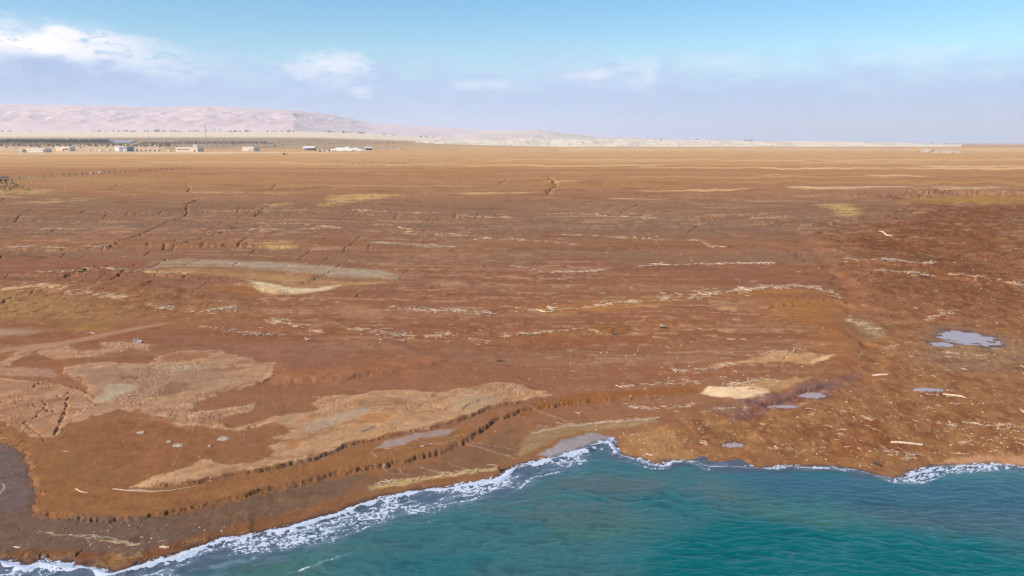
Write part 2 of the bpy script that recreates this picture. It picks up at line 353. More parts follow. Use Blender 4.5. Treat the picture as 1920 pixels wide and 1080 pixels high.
def relief(x, y, d):
    """everything on top of the broad surface; d = distance from waterline"""
    z = np.zeros(x.shape)
    land = sstep(d, 0.0, 1.5)
    fade = 1.0 / (1 + (spacing(y) / 0.6) ** 2)
    z += land * (0.10 * fbm(x * .12, y * .12, 1, 3) + 0.05 * fbm(x * .55, y * .4, 2, 3) * sstep(d, 1, 6))
    calm = .25 + .75 * sstep(fbm(x * .07, y * .05, 17, 3), -.1, .35)
    z += land * fade * calm * (0.030 * fbm(x * 2.2, y * 1.7, 3, 3, .6))
    # strandlines: low ledges left by the falling water
    for fq_, hh, sd_2 in ((.16, .10, 18), (.07, .22, 19)):
        ph = d * fq_ * (60 / np.maximum(d, 60)) ** .45 + .9 * fbm(x * .012, y * .02, sd_2, 3) + .12 * gn(x * .25, y * .25, sd_2 + 40)
        fr = ph - np.floor(ph)
        gate = sstep(fbm(x * .02 + 50, y * .03, sd_2 + 60, 3), -.1, .25) * sstep(d, 22, 40) * (1 - sstep(d, 260, 420))
        z += gate * hh * (sstep(fr, .0, .06) - fr)
    for P in CRUST_W:
        m = bbox_mask(x, y, P, 1.5)
        if not m.any(): continue
        xx, yy = x[m], y[m]
        w1 = fbm(xx * .18 + 5, yy * .18, 52, 4); w2 = fbm(xx * .8, yy * .8, 61, 3)
        z[m] += .06 * poly_mask(xx + .45 * (w1 * .8 + w2 * .7), yy + .45 * (w2 * .7 - w1 * .4), P, .10)
        pm = poly_mask(xx, yy, P, .4)
        ck = np.minimum(np.abs(gn(xx * .55 + .9 * w2, yy * .75 + .9 * w1, 78)), 1.2 * np.abs(gn(xx * .9 + 30 + .6 * w1, yy * 1.2 + .6 * w2, 79)))
        z[m] -= .09 * pm * (1 - sstep(ck, .015, .055)) * sstep(fbm(xx * .12, yy * .12, 80, 3), -.02, .22)
    z += sstep(d, 25, 120) * 0.35 * fbm(x * .02, y * .02, 5, 4)
    z += sstep(y, 400, 1200) * 0.9 * fbm(x * .004, y * .006, 6, 4)
    # churned, lumpy ground on the right and by the water at left
    rl = sstep(fbm(x * .09 + 3, y * .06, 8, 3) + lump_w(x, y) * 1.6 - 1.0, -.25, .5) * land
    fade2 = 1.0 / (1 + (spacing(y) / 1.2) ** 2)
    z += rl * (0.12 * np.abs(fbm(x * .8, y * .55, 9, 4, .55)) * fade2 + .035 * gn(x * 3, y * 2.4, 10) * fade)
    z += rl * sstep(y, 90, 170) * (1.1 * (1 - np.abs(fbm(x * .030, y * .045, 15, 4, .5)) * 2) + .35 * fbm(x * .15, y * .1, 16, 3))
    for P, h, w, L, r in SC_W:
        m = bbox_mask(x, y, P, L * 2.5 + 1)
        if not m.any(): continue
        xx, yy = x[m], y[m]
        wx = r * (gn(xx * .9, yy * .9, 21) * 1.0 + gn(xx * 3.1 / max(1, r), yy * 3.1 / max(1, r), 22) * .7)
        wy = r * (gn(xx * .9 + 40, yy * .9, 23) * 1.0 + gn(xx * 3.1 / max(1, r) + 9, yy * 3.1 / max(1, r), 24) * .7)
        dd, al, sg, tot = seg_dist(xx + wx, yy + wy, P)
        s = dd * sg
        # small notches: rills that cut back into the edge
        tap = sstep(np.minimum(al, tot - al), 0, min(.12 * tot, 6 * L))
        amp = h * tap * (0.75 + .6 * fbm(xx * .09 / max(1, w), yy * .09 / max(1, w), 25, 2))
        fq = 3.2 / (1 + 2.5 * min(r, 2))
        alw = al + 1.4 / fq * gn(al * fq * .35, al * 0 + 5, 28)
        notch = np.clip(fbm(alw * fq * .6, s * .2, 26, 4, .65) - .06, 0, 1) * 2.0 * sstep(gn(al * fq * .12, al * 0, 27), -.25, .3)
        s0 = s
        s = s - notch * min(r, .5) * .42
        we = w * (1 + 5 * sstep(gn(xx * .3, yy * .3, 29), -.02, .30))
        up = sstep(s, -we * .5, we * .5)
        z[m] += amp * up * np.exp(-np.clip(s0, 0, None) / L)
        z[m] -= amp * .18 * np.exp(-((s + w * .75) / (w * .6 + .05)) ** 2)
    for P, dep, w in GU_W:
        m = bbox_mask(x, y, P, w * 3 + .5)
        if not m.any(): continue
        xx, yy = x[m], y[m]
        ws = w * 1.9
        dd, al, sg, tot = seg_dist(xx + ws * gn(xx / w * .5, yy / w * .5, 31), yy + ws * gn(xx / w * .5 + 7, yy / w * .5, 32), P)
        tap = sstep(np.minimum(al, tot - al) + w, 0, w * 3)
        brk = sstep(gn(al / w * .22, al * 0, 35), -.30, .05)
        wd = w * np.clip(0.85 + 1.5 * gn(al / w * .4, al * 0, 33), .12, 1.6)
        z[m] -= dep * tap * brk * (1 - sstep(dd, wd * .35, wd * 1.25)) * (0.8 + .5 * gn(al / w * .3, al * 0 + 3, 34))
    for cx, cy, rx, ry, zc in HO_W:
        m = (abs(x - cx) < rx * 2) & (abs(y - cy) < ry * 2.4)
        if not m.any(): continue
        xx, yy = x[m], y[m]
        q = np.sqrt(((xx - cx) / rx) ** 2 + ((yy - cy) / ry) ** 2)
        q = q + .55 * fbm(xx / rx * 2.2, yy / ry * 2.0, 41, 4) + .10 * gn(xx * 2, yy * 2, 42)
        k = 1 - sstep(q, .75, 1.5)
        cur = np.interp(d[m], PROF_D, PROF_Z) + z[m]
        tgt = zc - .07 + .10 * sstep(q, .7, 1.25)
        z[m] = z[m] * (1 - k) + k * (tgt - (cur - z[m]))
    return z


PATCH = [  # (pixel polygon, colour, softness m, warp m, strength, wetness)
    # far bands of the plain
    ([(-100, 339), (60, 338), (130, 347), (190, 344), (330, 341), (330, 334), (160, 329), (-100, 331)], (178, 138, 96), 6, 8, .8, 0),
    ([(-100, 357), (60, 353), (124, 354), (100, 362), (-20, 368), (-100, 372)], (200, 160, 112), 4, 5, .9, 0),
    ([(20, 382), (80, 373), (160, 371), (215, 369), (160, 377), (90, 384)], (190, 150, 110), 2, 4, .8, 0),
    ([(355, 359), (480, 360), (600, 362), (480, 365), (370, 363)], (196, 156, 110), 2, 4, .8, 0),
    ([(620, 367), (700, 363), (760, 366), (700, 375), (660, 381), (600, 393), (592, 386)], (205, 165, 108), 2, 5, .9, 0),
    ([(485, 386), (540, 381), (560, 384), (520, 391), (500, 394)], (198, 158, 105), 1.5, 4, .8, 0),
    ([(850, 363), (960, 362), (1010, 358), (1005, 363), (930, 368), (860, 367)], (205, 165, 112), 1.5, 3, .9, 0),
    ([(470, 459), (520, 456), (560, 460), (555, 466), (500, 469)], (196, 156, 105), .8, 2, .9, 0),
    ([(690, 455), (760, 455), (820, 457), (872, 460), (860, 465), (780, 462), (700, 459)], (190, 165, 140), .7, 1, .9, 0),
    ([(1528, 383), (1595, 381), (1618, 409), (1600, 412), (1570, 411), (1555, 398), (1530, 396)], (205, 163, 105), 1.2, 3, .85, 0),
    ([(1450, 353), (1560, 354), (1700, 358), (1860, 359), (1860, 363), (1700, 363), (1500, 358)], (215, 175, 130), 2.5, 5, .8, 0),
    ([(1660, 385), (1690, 373), (1780, 368), (1990, 373), (1990, 390), (1800, 385), (1720, 388)], (176, 128, 70), 3, 4, .9, 0),
    # canyon side, darker brown
    ([(1500, 432), (1600, 418), (1690, 405), (1700, 385), (1800, 385), (1990, 392), (1990, 600), (1860, 595), (1740, 575), (1640, 555), (1600, 500), (1530, 470)], (128, 80, 56), 6, 8, .95, 0),
    ([(1500, 430), (1690, 412), (1800, 440), (1800, 500), (1600, 490), (1520, 460)], (120, 74, 52), 4, 6, .6, 0),
    ([(1460, 600), (1600, 590), (1700, 620), (1990, 590), (1990, 870), (1700, 890), (1440, 870), (1300, 860), (1240, 800), (1330, 770), (1430, 760), (1560, 720), (1610, 690), (1560, 640)], (148, 97, 62), 4, 5, .8, .1),
    ([(1530, 610), (1620, 620), (1600, 690), (1520, 660)], (164, 102, 60), 2, 3, .6, .1),
    ([(1540, 830), (1620, 780), (1660, 800), (1640, 870), (1560, 870)], (140, 84, 50), 1, 2, .6, .2),
    ([(1155, 832), (1180, 815), (1260, 800), (1300, 845), (1330, 868), (1240, 868), (1170, 850)], (176, 128, 84), .6, 1.2, .75, .05),
    ([(1440, 560), (1560, 565), (1590, 580), (1530, 600), (1440, 595)], (168, 112, 58), 2, 3, .8, 0),
    # pale drift beside the channel
    ([(1312, 736), (1330, 726), (1380, 728), (1425, 727), (1445, 737), (1432, 747), (1405, 753), (1345, 744)], (242, 200, 158), .21, .45, 1, 0),
    ([(1380, 724), (1420, 712), (1470, 715), (1522, 706), (1505, 717), (1475, 728), (1430, 738), (1400, 730)], (196, 150, 104), .3, .6, .7, 0),
    ([(1330, 690), (1400, 680), (1440, 661), (1500, 664), (1530, 664), (1558, 664), (1530, 678), (1520, 684), (1470, 680), (1400, 689)], (205, 152, 108), .5, 1, .8, 0),
    ([(1520, 680), (1540, 668), (1560, 664), (1545, 676), (1525, 683)], (228, 180, 134), .2, .4, .9, 0),
    ([(1752, 876), (1765, 866), (1790, 860), (1830, 854), (1960, 855), (1960, 882), (1884, 873), (1829, 874)], (196, 140, 104), .3, .4, .95, .1),
    # salt flats, left middle
    ([(265, 511), (290, 492), (335, 486), (450, 489), (560, 494), (640, 500), (705, 506), (758, 518), (742, 526), (640, 521), (520, 513), (420, 506), (340, 503)], (172, 141, 114), .6, 1.3, .85, 0),
    ([(340, 491), (450, 491), (600, 499), (720, 511), (745, 521), (640, 517), (500, 506), (420, 500)], (178, 154, 130), .6, 1.3, .75, 0),
    ([(260, 512), (340, 505), (440, 509), (540, 517), (640, 525), (740, 528), (660, 536), (560, 541), (460, 526), (380, 520), (300, 516)], (182, 136, 94), .6, 1.2, .85, 0),
    ([(468, 530), (490, 533), (530, 539), (590, 541), (640, 534), (615, 545), (560, 552), (510, 552), (480, 545)], (222, 192, 150), .35, .8, .95, 0),
    ([(640, 570), (690, 575), (720, 590), (700, 603), (660, 598), (630, 585)], (176, 126, 94), .8, 1.4, .8, 0),
    ([(800, 528), (840, 528), (870, 536), (850, 541), (800, 536)], (178, 130, 98), .8, 1.2, .7, 0),
    ([(950, 580), (1010, 575), (1100, 568), (1260, 558), (1400, 545), (1500, 542), (1560, 552), (1440, 556), (1300, 565), (1160, 585), (1040, 592)], (176, 118, 66), 1.2, 2, .65, 0),
    ([(400, 535), (520, 548), (560, 553), (460, 552), (400, 545)], (170, 110, 60), 1, 1.5, .8, 0),
    ([(-60, 548), (60, 545), (140, 560), (260, 590), (200, 608), (80, 600), (-60, 606)], (168, 126, 84), 2.5, 3, .8, 0),
    ([(60, 560), (200, 545), (420, 570), (480, 600), (380, 620), (260, 600)], (150, 102, 66), 3, 4, .6, 0),
    ([(115, 614), (170, 610), (200, 615), (160, 620), (130, 618)], (160, 120, 66), .8, 1.5, .8, 0),
    ([(-60, 622), (0, 620), (50, 619), (75, 622), (40, 628), (-10, 632), (-60, 632)], (184, 152, 126), .8, 1, .8, 0),
    # marbled crust, left foreground
    ([(-60, 680), (0, 680), (20, 672), (30, 660), (50, 652), (130, 648), (136, 655), (150, 660), (190, 656), (197, 650), (186, 642), (215, 641), (265, 642), (281, 648), (280, 658), (262, 656), (245, 652), (225, 661), (185, 668), (140, 672), (105, 674), (85, 668), (70, 662), (40, 672), (20, 688), (-60, 694)], (186, 138, 108), .18, .5, .9, 0),
    ([(0, 655), (40, 648), (120, 640), (180, 628), (260, 612), (330, 603), (240, 622), (180, 636), (120, 648), (60, 654), (0, 664)], (184, 138, 106), .2, .4, .75, 0),
    ([(-60, 692), (40, 690), (104, 693), (112, 705), (100, 710), (60, 706), (-60, 702)], (180, 136, 110), .3, .5, .8, 0),
    ([(125, 690), (160, 684), (200, 681), (280, 684), (300, 668), (340, 658), (415, 656), (425, 663), (455, 669), (475, 673), (478, 678), (514, 682), (512, 695), (497, 717), (470, 723), (455, 730), (420, 733), (390, 747), (357, 758), (365, 766), (344, 773), (390, 772), (430, 766), (462, 762), (480, 758), (478, 770), (440, 780), (412, 788), (410, 797), (428, 803), (445, 808), (420, 808), (380, 801), (330, 799), (315, 790), (250, 775), (225, 770), (150, 790), (110, 806), (95, 790), (130, 760), (170, 735), (150, 715), (120, 703)], (180, 136, 106), .16, .5, .92, 0),
    ([(150, 695), (280, 688), (360, 685), (420, 700), (400, 722), (350, 735), (280, 750), (240, 752), (190, 735), (160, 715)], (164, 124, 100), .5, .9, .8, 0),
    ([(310, 690), (340, 685), (385, 687), (370, 693), (330, 696)], (180, 152, 128), .4, .5, .8, 0),
    ([(200, 723), (235, 721), (268, 727), (245, 738), (218, 745), (210, 752), (185, 757), (170, 750), (195, 738)], (184, 156, 130), .4, .6, .85, 0),
    ([(300, 672), (330, 664), (380, 662), (400, 668), (360, 676), (310, 680)], (156, 104, 74), .25, .5, .8, 0),
    ([(220, 706), (250, 705), (275, 710), (255, 713), (230, 712)], (142, 100, 78), .2, .3, .8, 0),
    ([(295, 740), (310, 722), (330, 718), (360, 718), (350, 727), (370, 729), (330, 738), (310, 742)], (146, 104, 80), .25, .4, .8, 0),
    ([(-60, 700), (60, 715), (150, 730), (175, 745), (160, 770), (110, 815), (70, 820), (0, 790), (-60, 780)], (174, 126, 96), .19, .6, .85, 0),
    ([(430, 808), (470, 797), (520, 782), (560, 776), (595, 772), (600, 767), (585, 757), (600, 750), (590, 745), (670, 742), (700, 736), (792, 736), (825, 741), (845, 732), (882, 732), (895, 730), (930, 722), (960, 722), (975, 725), (992, 735), (1022, 737), (1040, 742), (1000, 748), (985, 755), (955, 761), (910, 771), (880, 785), (855, 794), (827, 801), (785, 810), (742, 819), (705, 826), (652, 838), (628, 849), (600, 861), (560, 872), (520, 880), (470, 892), (430, 896), (380, 907), (300, 916), (246, 916), (290, 896), (337, 886), (384, 866), (400, 866), (410, 874), (440, 878), (480, 872), (511, 862), (514, 850), (505, 840), (530, 831), (510, 822), (542, 815), (545, 807), (530, 800), (500, 799), (465, 808)], (190, 142, 104), .14, .42, .95, 0),
    ([(565, 812), (592, 792), (655, 772), (680, 765), (697, 770), (655, 790), (605, 807)], (180, 148, 122), .3, .5, .85, 0),
    ([(850, 750), (900, 745), (930, 752), (900, 765), (860, 772), (840, 765)], (180, 146, 118), .3, .5, .7, 0),
    ([(668, 790), (690, 780), (725, 780), (737, 788), (722, 797), (690, 798)], (188, 128, 84), .2, .4, .85, 0),
    ([(640, 760), (680, 752), (740, 750), (790, 752), (740, 764), (690, 766)], (158, 116, 86), .3, .5, .7, 0),
    ([(540, 832), (565, 828), (560, 842), (540, 848)], (184, 122, 72), .2, .4, .7, 0),
    # smooth brown mud pans
    ([(100, 825), (180, 795), (230, 788), (300, 800), (400, 812), (440, 840), (400, 862), (330, 884), (270, 895), (210, 880), (130, 850)], (148, 96, 66), .4, .8, .85, 0),
    ([(280, 625), (420, 640), (640, 655), (640, 700), (530, 690), (480, 668), (420, 652), (300, 640)], (152, 104, 82), 1, 1.5, .7, .05),
    # ochre scarp slope
    ([(66, 965), (85, 930), (130, 905), (250, 922), (330, 922), (430, 902), (560, 880), (650, 846), (740, 826), (840, 806), (880, 800), (870, 822), (800, 852), (690, 878), (600, 898), (480, 926), (380, 948), (290, 968), (160, 976)], (150, 100, 64), .25, .5, .85, 0),
    ([(20, 832), (60, 820), (100, 830), (130, 905), (90, 930), (68, 940), (60, 890)], (152, 100, 66), .3, .5, .8, 0),
    ([(730, 832), (780, 815), (860, 806), (845, 815), (790, 825), (750, 840), (700, 845)], (168, 140, 132), .2, .5, .8, .3),
    ([(960, 785), (1042, 762), (1140, 752), (1310, 737), (1310, 720), (1200, 735), (1060, 742), (1000, 757)], (150, 92, 48), .4, .6, .75, 0),
    ([(510, 722), (600, 717), (700, 702), (830, 680), (830, 668), (700, 685), (600, 695), (520, 708)], (164, 106, 74), .6, .8, .6, 0),
    ([(930, 643), (1085, 632), (1250, 614), (1330, 608), (1330, 600), (1150, 612), (960, 630)], (150, 96, 58), .8, 1.2, .75, 0),
    # damp dark shelf above the water
    ([(-60, 822), (20, 836), (44, 850), (60, 890), (66, 965), (110, 974), (300, 972), (410, 948), (480, 932), (690, 886), (640, 930), (520, 965), (420, 990), (330, 1020), (230, 1045), (60, 1030), (-60, 1040)], (112, 86, 72), .3, .6, .88, .25),
    ([(0, 835), (30, 842), (55, 880), (55, 940), (30, 960), (-60, 960), (-60, 830)], (112, 90, 86), .4, .5, .8, .3),
    ([(300, 985), (400, 960), (560, 920), (800, 868), (900, 830), (960, 800), (1000, 830), (940, 870), (840, 890), (690, 920), (560, 950), (440, 985)], (128, 92, 68), .5, .8, .6, .2),
    ([(-60, 1030), (40, 1034), (130, 1044), (230, 1058), (210, 1075), (100, 1056), (-60, 1054)], (112, 76, 54), .3, .5, .7, .2),
    ([(690, 918), (740, 902), (800, 896), (860, 888), (935, 874), (925, 882), (860, 892), (790, 903), (730, 915)], (204, 168, 114), .2, .5, .8, 0),
    ([(1000, 808), (1060, 800), (1150, 792), (1230, 785), (1240, 790), (1160, 802), (1080, 812), (1020, 830), (980, 850), (960, 850)], (166, 134, 96), .3, .6, .7, .1),
    ([(1010, 850), (1060, 825), (1110, 812), (1150, 820), (1140, 828), (1090, 845), (1040, 858)], (172, 158, 160), .3, .4, .85, .55),  # wet film above the inlet; its sky reflection is put into the colour
    ([(1330, 760), (1450, 742), (1600, 700), (1640, 680), (1620, 700), (1560, 735), (1440, 772), (1380, 790)], (132, 90, 84), .5, .8, .7, .5),
    ([(1720, 640), (1800, 615), (1920, 640), (1990, 650), (1990, 690), (1800, 700), (1720, 690)], (150, 116, 92), 1.5, 2, .6, .25),
    ([(1590, 600), (1620, 600), (1660, 625), (1640, 635), (1600, 615)], (150, 128, 102), .8, 1, .7, .1),
]
CRUST_W = [pts(p[0]) for p in PATCH if p[2] < .2]
LUMP = [  # pixel polygons of churned ground
    [(1500, 430), (1690, 400), (1680, 374), (1990, 368), (1990, 880), (1700, 890), (1500, 870), (1300, 868), (1160, 850), (1240, 790), (1330, 760), (1450, 750), (1620, 690), (1600, 560), (1560, 500)],
    [(-60, 1040), (150, 1040), (330, 1022), (450, 1000), (400, 1016), (300, 1050), (200, 1075), (-60, 1065)],
    [(-60, 520), (300, 530), (460, 560), (520, 600), (330, 590), (150, 600), (-60, 600)],
    [(-60, 790), (20, 800), (60, 830), (50, 845), (-60, 830)],
]
LUMP_W = [pts(p) for p in LUMP]


def in_poly(x, y, P):
    c = np.zeros(x.shape, bool); n = len(P); j = n - 1
    for i in range(n):
        xi, yi = P[i]; xj, yj = P[j]
        if yi != yj:
            c ^= ((yi > y) != (yj > y)) & (x < (xj - xi) * (y - yi) / (yj - yi) + xi)
        j = i
    return c


def poly_mask(x, y, P, soft):
    out = np.zeros(x.shape)
    m = bbox_mask(x, y, P, soft * 1.5)
    if m.any():
        xx, yy = x[m], y[m]
        d = seg_dist(xx, yy, P, True)[0]
        s = np.where(in_poly(xx, yy, P), d, -d)
        out[m] = sstep(s, -soft, soft)
    return out


def lump_w(x, y):
    o = np.zeros(x.shape)
    for P, s in zip(LUMP_W, (5, .8, 4, 1.2)): o = np.maximum(o, poly_mask(x, y, P, s))
    return o


def ground_z(x, y):
    x = np.atleast_1d(np.asarray(x, float)); y = np.atleast_1d(np.asarray(y, float))
    d = shore_d(x, y)
    return np.interp(d, PROF_D, PROF_Z) + ramp(x, y) + relief(x, y, d)

_all = HO_W; HO_W = []
for h in _all:
    a_ = np.linspace(0, 6.28, 40); qq = np.concatenate([np.cos(a_), .5 * np.cos(a_)]); pp = np.concatenate([np.sin(a_), .5 * np.sin(a_)])
    h[4] = float(np.percentile(ground_z(h[0] + qq * h[2], h[1] + pp * h[3]), 22))
HO_W = _all

# ------------------------------------------------------------------ soil colours
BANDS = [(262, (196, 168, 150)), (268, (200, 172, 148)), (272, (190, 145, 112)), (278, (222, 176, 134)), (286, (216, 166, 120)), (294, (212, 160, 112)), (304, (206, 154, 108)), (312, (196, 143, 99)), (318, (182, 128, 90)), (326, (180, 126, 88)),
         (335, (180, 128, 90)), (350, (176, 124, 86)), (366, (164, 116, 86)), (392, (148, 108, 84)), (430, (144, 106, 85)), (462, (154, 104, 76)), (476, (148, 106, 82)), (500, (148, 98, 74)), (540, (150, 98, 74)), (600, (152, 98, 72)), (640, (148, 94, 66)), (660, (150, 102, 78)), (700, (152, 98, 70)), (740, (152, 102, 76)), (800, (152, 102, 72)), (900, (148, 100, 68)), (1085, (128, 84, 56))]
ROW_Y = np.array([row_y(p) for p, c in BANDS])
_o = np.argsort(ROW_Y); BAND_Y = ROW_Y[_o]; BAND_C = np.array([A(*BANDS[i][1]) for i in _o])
PATCH_W = [(pts(p), A(*c), s, w, k, wt) for p, c, s, w, k, wt in PATCH]
FARSTRIPES = [  # thin pale drifts far out: pixel y, x range, thickness px, colour
    (288, -50, 460, 3, (218, 178, 138)), (281, -50, 330, 8, (214, 174, 140)), (305, 260, 620, 3.2, (206, 158, 116)), (302, -50, 180, 1.4, (196, 150, 114)), (318, -50, 60, 1.2, (186, 140, 108)), (308, 520, 880, 3.5, (204, 158, 108)), (311, 850, 1250, 2.4, (214, 168, 116)), (315, 1180, 1440, 2.0, (220, 174, 122)), (316, 1400, 1990, 3.2, (222, 174, 126)),
    (304, 1480, 1750, 2, (206, 160, 118)), (299, 1600, 1720, 1.2, (206, 160, 118)), (326, 700, 750, 1.3, (214, 168, 116)), (328, 920, 980, 1.6, (220, 176, 128)), (328, 1070, 1120, 1.4, (214, 168, 116)), (331, 1600, 1760, 2.0, (216, 168, 124)), (330, 1400, 1480, 1.6, (214, 166, 120)), (345, 1300, 1990, 6, (180, 128, 84)),
    (355, 1460, 1900, 2.2, (222, 180, 142)), (360, 1560, 1990, 1.2, (222, 180, 142)), (341, 1010, 1100, 2, (196, 146, 100)), (358, 1180, 1420, 2, (206, 158, 110)), (376, 1120, 1270, 1.4, (200, 152, 116)), (387, 1480, 1560, 1.2, (200, 152, 116)), (280, 1040, 1990, 8, (214, 170, 128)), (295, 1200, 1500, 4, (196, 150, 104)), (378, 1390, 1480, 1.0, (204, 158, 120)),
    (407, 1000, 1240, 1.0, (186, 140, 108)), (345, 800, 1000, 1.0, (180, 130, 96)), (371, -40, 60, 2, (190, 146, 110)), (273, 960, 1900, 2.2, (186, 138, 116)), (300, 900, 1990, 2, (214, 166, 118)), (312, 1700, 1990, 1.6, (228, 182, 136)), (321, 300, 700, 2, (186, 136, 96)), (296, -50, 300, 2, (206, 160, 120)), (334, 1150, 1700, 3, (190, 142, 96)), (286, 100, 700, 2, (226, 186, 148)), (349, 500, 900, 2, (184, 134, 94)), (352, 1280, 1990, 5, (164, 112, 88)),
]
FS_W = []
for py, xa, xb, th, c in FARSTRIPES:
    th *= 1.35; c = tuple(min(250, v + 8) for v in c)
    ya = row_y(py + th / 2); yb = row_y(py - th / 2); ym = row_y(py)
    FS_W.append((ym, ya, yb, (xa - 960) / F, (xb - 960) / F, A(*c)))


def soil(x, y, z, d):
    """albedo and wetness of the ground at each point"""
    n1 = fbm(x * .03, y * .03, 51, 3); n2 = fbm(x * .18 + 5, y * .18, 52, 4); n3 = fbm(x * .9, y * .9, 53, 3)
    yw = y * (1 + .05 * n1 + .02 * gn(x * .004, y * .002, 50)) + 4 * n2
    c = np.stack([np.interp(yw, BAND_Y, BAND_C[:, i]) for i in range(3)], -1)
    wet = np.zeros(x.shape)
    # drifts of greyer silt and redder clay
    lg = np.log(np.maximum(y, 20))
    st = fbm(x * .012 + 1.5 * n2, lg * 9 + x * .004, 54, 4) * 1.3
    g = sstep(st, -.05, .40)[..., None] * sstep(y, 70, 130)[..., None] * .6
    c = c * (1 - g) + g * c * np.array([.88, 1.02, 1.10])
    rd = sstep(fbm(x * .035 + 9, lg * 10, 55, 4), .02, .4)[..., None] * .12
    c = c * (1 - rd) + rd * c * np.array([1.06, .92, .80])
    # layered drift: beige dust and darker damp bands drawn out along the old strandlines
    nf = sstep(y, 62, 95) * (1 - .5 * sstep(y, 330, 600))
    k1 = sstep(fbm(x * .035 + n2, lg * 17 + x * .006, 71, 5, .6), .06, .34) * nf
    k2 = sstep(fbm(x * .11 + 2 * n2, lg * 48 + x * .012, 72, 4, .62), .16, .40) * nf
    k3 = sstep(-fbm(x * .06 + n2, lg * 26 + x * .008, 73, 4, .6), .12, .42) * nf
    gt = .25 + .75 * sstep(fbm(x * .011 + 7, y * .012, 77, 3), -.18, .22)
    k1 = k1 * gt; k2 = k2 * gt; k3 = k3 * (1.15 - .5 * gt)
    for kk, cc, am in ((k1, A(168, 122, 94), .55), (k3, A(128, 84, 60), .50), (k2, A(194, 146, 110), .60)):
        c = c * (1 - am * kk[..., None]) + am * kk[..., None] * cc
    # far plain: long thin streaks
    fs = sstep(y, 330, 700)
    lgf = np.log(np.maximum(y, 20)) * 34
    s1 = fbm(x * .0022, lgf + x * .0008, 56, 4, .6)
    pale = (sstep(s1, .10, .40) * fs)[..., None] * .75
    c = c * (1 - pale) + pale * A(216, 168, 124)
    dk = (sstep(-s1, .2, .55) * fs)[..., None] * .18
    c = c * (1 - dk) + dk * c * .78
    # grey-green scrub plain at far left
    lw = ((1 - sstep(x / np.maximum(y, 1), -.28, -.02)) * sstep(y, 1700, 2100) * sstep(-y, -6400, -4200))[..., None]
    sc = .55 + .45 * sstep(fbm(x * .012, y * .003, 57, 4), -.3, .35)[..., None]
    c = c * (1 - lw * sc * .9) + lw * sc * .9 * A(150, 134, 116)
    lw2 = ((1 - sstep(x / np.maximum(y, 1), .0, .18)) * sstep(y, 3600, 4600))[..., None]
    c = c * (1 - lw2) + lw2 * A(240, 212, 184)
    for ym, ya, yb, ta, tb, col in FS_W:
        t = x / np.maximum(y, 1)
        wv = (fbm(t * 24, t * 0 + ym * .01, 58, 3)) * (yb - ya) * (.8 if yb - ya < .12 * ym else .12)
        k = sstep(y + wv, ya, ym) * (1 - sstep(y + wv, ym, yb)) * sstep(t, ta, ta + .03) * (1 - sstep(t, tb - .03, tb))
        k = np.clip(k * (1.7 + 2.0 * fbm(t * 14, t * 0 + ym, 59, 3)), 0, 1)[..., None] * .95
        c = c * (1 - k) + k * col
    ws = np.stack([n2, fbm(x * .18 - 31, y * .18 + 12, 60, 4)], -1)
    wf = np.stack([fbm(x * .8, y * .8, 61, 3), fbm(x * .8 + 17, y * .8, 62, 3)], -1)
    marble = fbm(x * .35 + 1.6 * ws[..., 1], y * .5 + 1.6 * ws[..., 0] - x * .08, 63, 4, .6)
    ch = lump_w(x, y)
    for P, col, soft, warp, k, wt in PATCH_W:
        m = bbox_mask(x, y, P, soft * 5 + warp * 2)
        if not m.any(): continue
        xx = x[m] + warp * (ws[m, 0] * .8 + wf[m, 0] * .7); yy = y[m] + warp * (ws[m, 1] * .8 + wf[m, 1] * .7)
        if soft < .2:
            xx = xx + .22 * fbm(xx * 2.1, yy * 2.1, 74, 3, .6); yy = yy + .22 * fbm(xx * 2.1 + 9, yy * 2.1, 75, 3, .6)
        q = poly_mask(xx, yy, P, soft * (1 + 1.6 * (P[:, 1].mean() > 88))) * k
        mm = marble[m]
        sk = sstep(y[m], 85, 190)
        if sk.max() > 0:      # far out the drifts break up into thin streaks
            sn = fbm(x[m] * .05 + ws[m, 0], np.log(y[m]) * 46 + x[m] * .004, 68, 4, .62)
            q = q * (1 - sk + sk * sstep(sn + (q - .62) * .75, -.20, .26))
        col = np.broadcast_to(col, (len(mm), 3))
        if soft < .2:         # crust: paler dried rim, concentric tide marks
            dd = seg_dist(xx, yy, P, True)[0] + .25 * wf[m, 1]
            q = q * np.clip(sstep(dd / 1.3 + 1.3 * fbm(x[m] * .7, y[m] * .9, 76, 4, .6), -.55, .05), 0, 1)
            rm = ((1 - sstep(dd, .25, .75)) * .6)[:, None]
            col = col * (1 - rm) + rm * A(208, 160, 122)
            ur = x[m] * .80 + y[m] * .60; vr = -x[m] * .60 + y[m] * .80
            f1 = fbm(ur * .10 + .8 * ws[m, 0], vr * .42 + .8 * ws[m, 1], 69, 4, .55)
            f2 = fbm(ur * .30 + ws[m, 1] * 1.5, vr * .95 + ws[m, 0] * 1.5, 70, 4, .6)
            for msk, cc in ((sstep(f1, .10, .20) * .55, A(172, 136, 112)), (sstep(-f1, .16, .24) * .60, A(156, 108, 80)), (sstep(f2, .17, .23) * .45, A(205, 160, 122)),
                            (sstep(.028 - np.abs(f1 - .02), 0, .02) * .45, A(150, 108, 82)), (sstep(.022 - np.abs(f2 + .1), 0, .02) * .4, A(148, 106, 80)), (sstep(.4 * mm + f1 - f2, .30, .5) * .4, A(186, 126, 82))):
                col = col * (1 - msk[:, None]) + msk[:, None] * cc
        var = 1 + .20 * mm[..., None] + .06 * n3[m][..., None]
        c[m] = c[m] * (1 - q[..., None]) + q[..., None] * col * var
        wet[m] = np.maximum(wet[m] * (1 - q), wt * q)
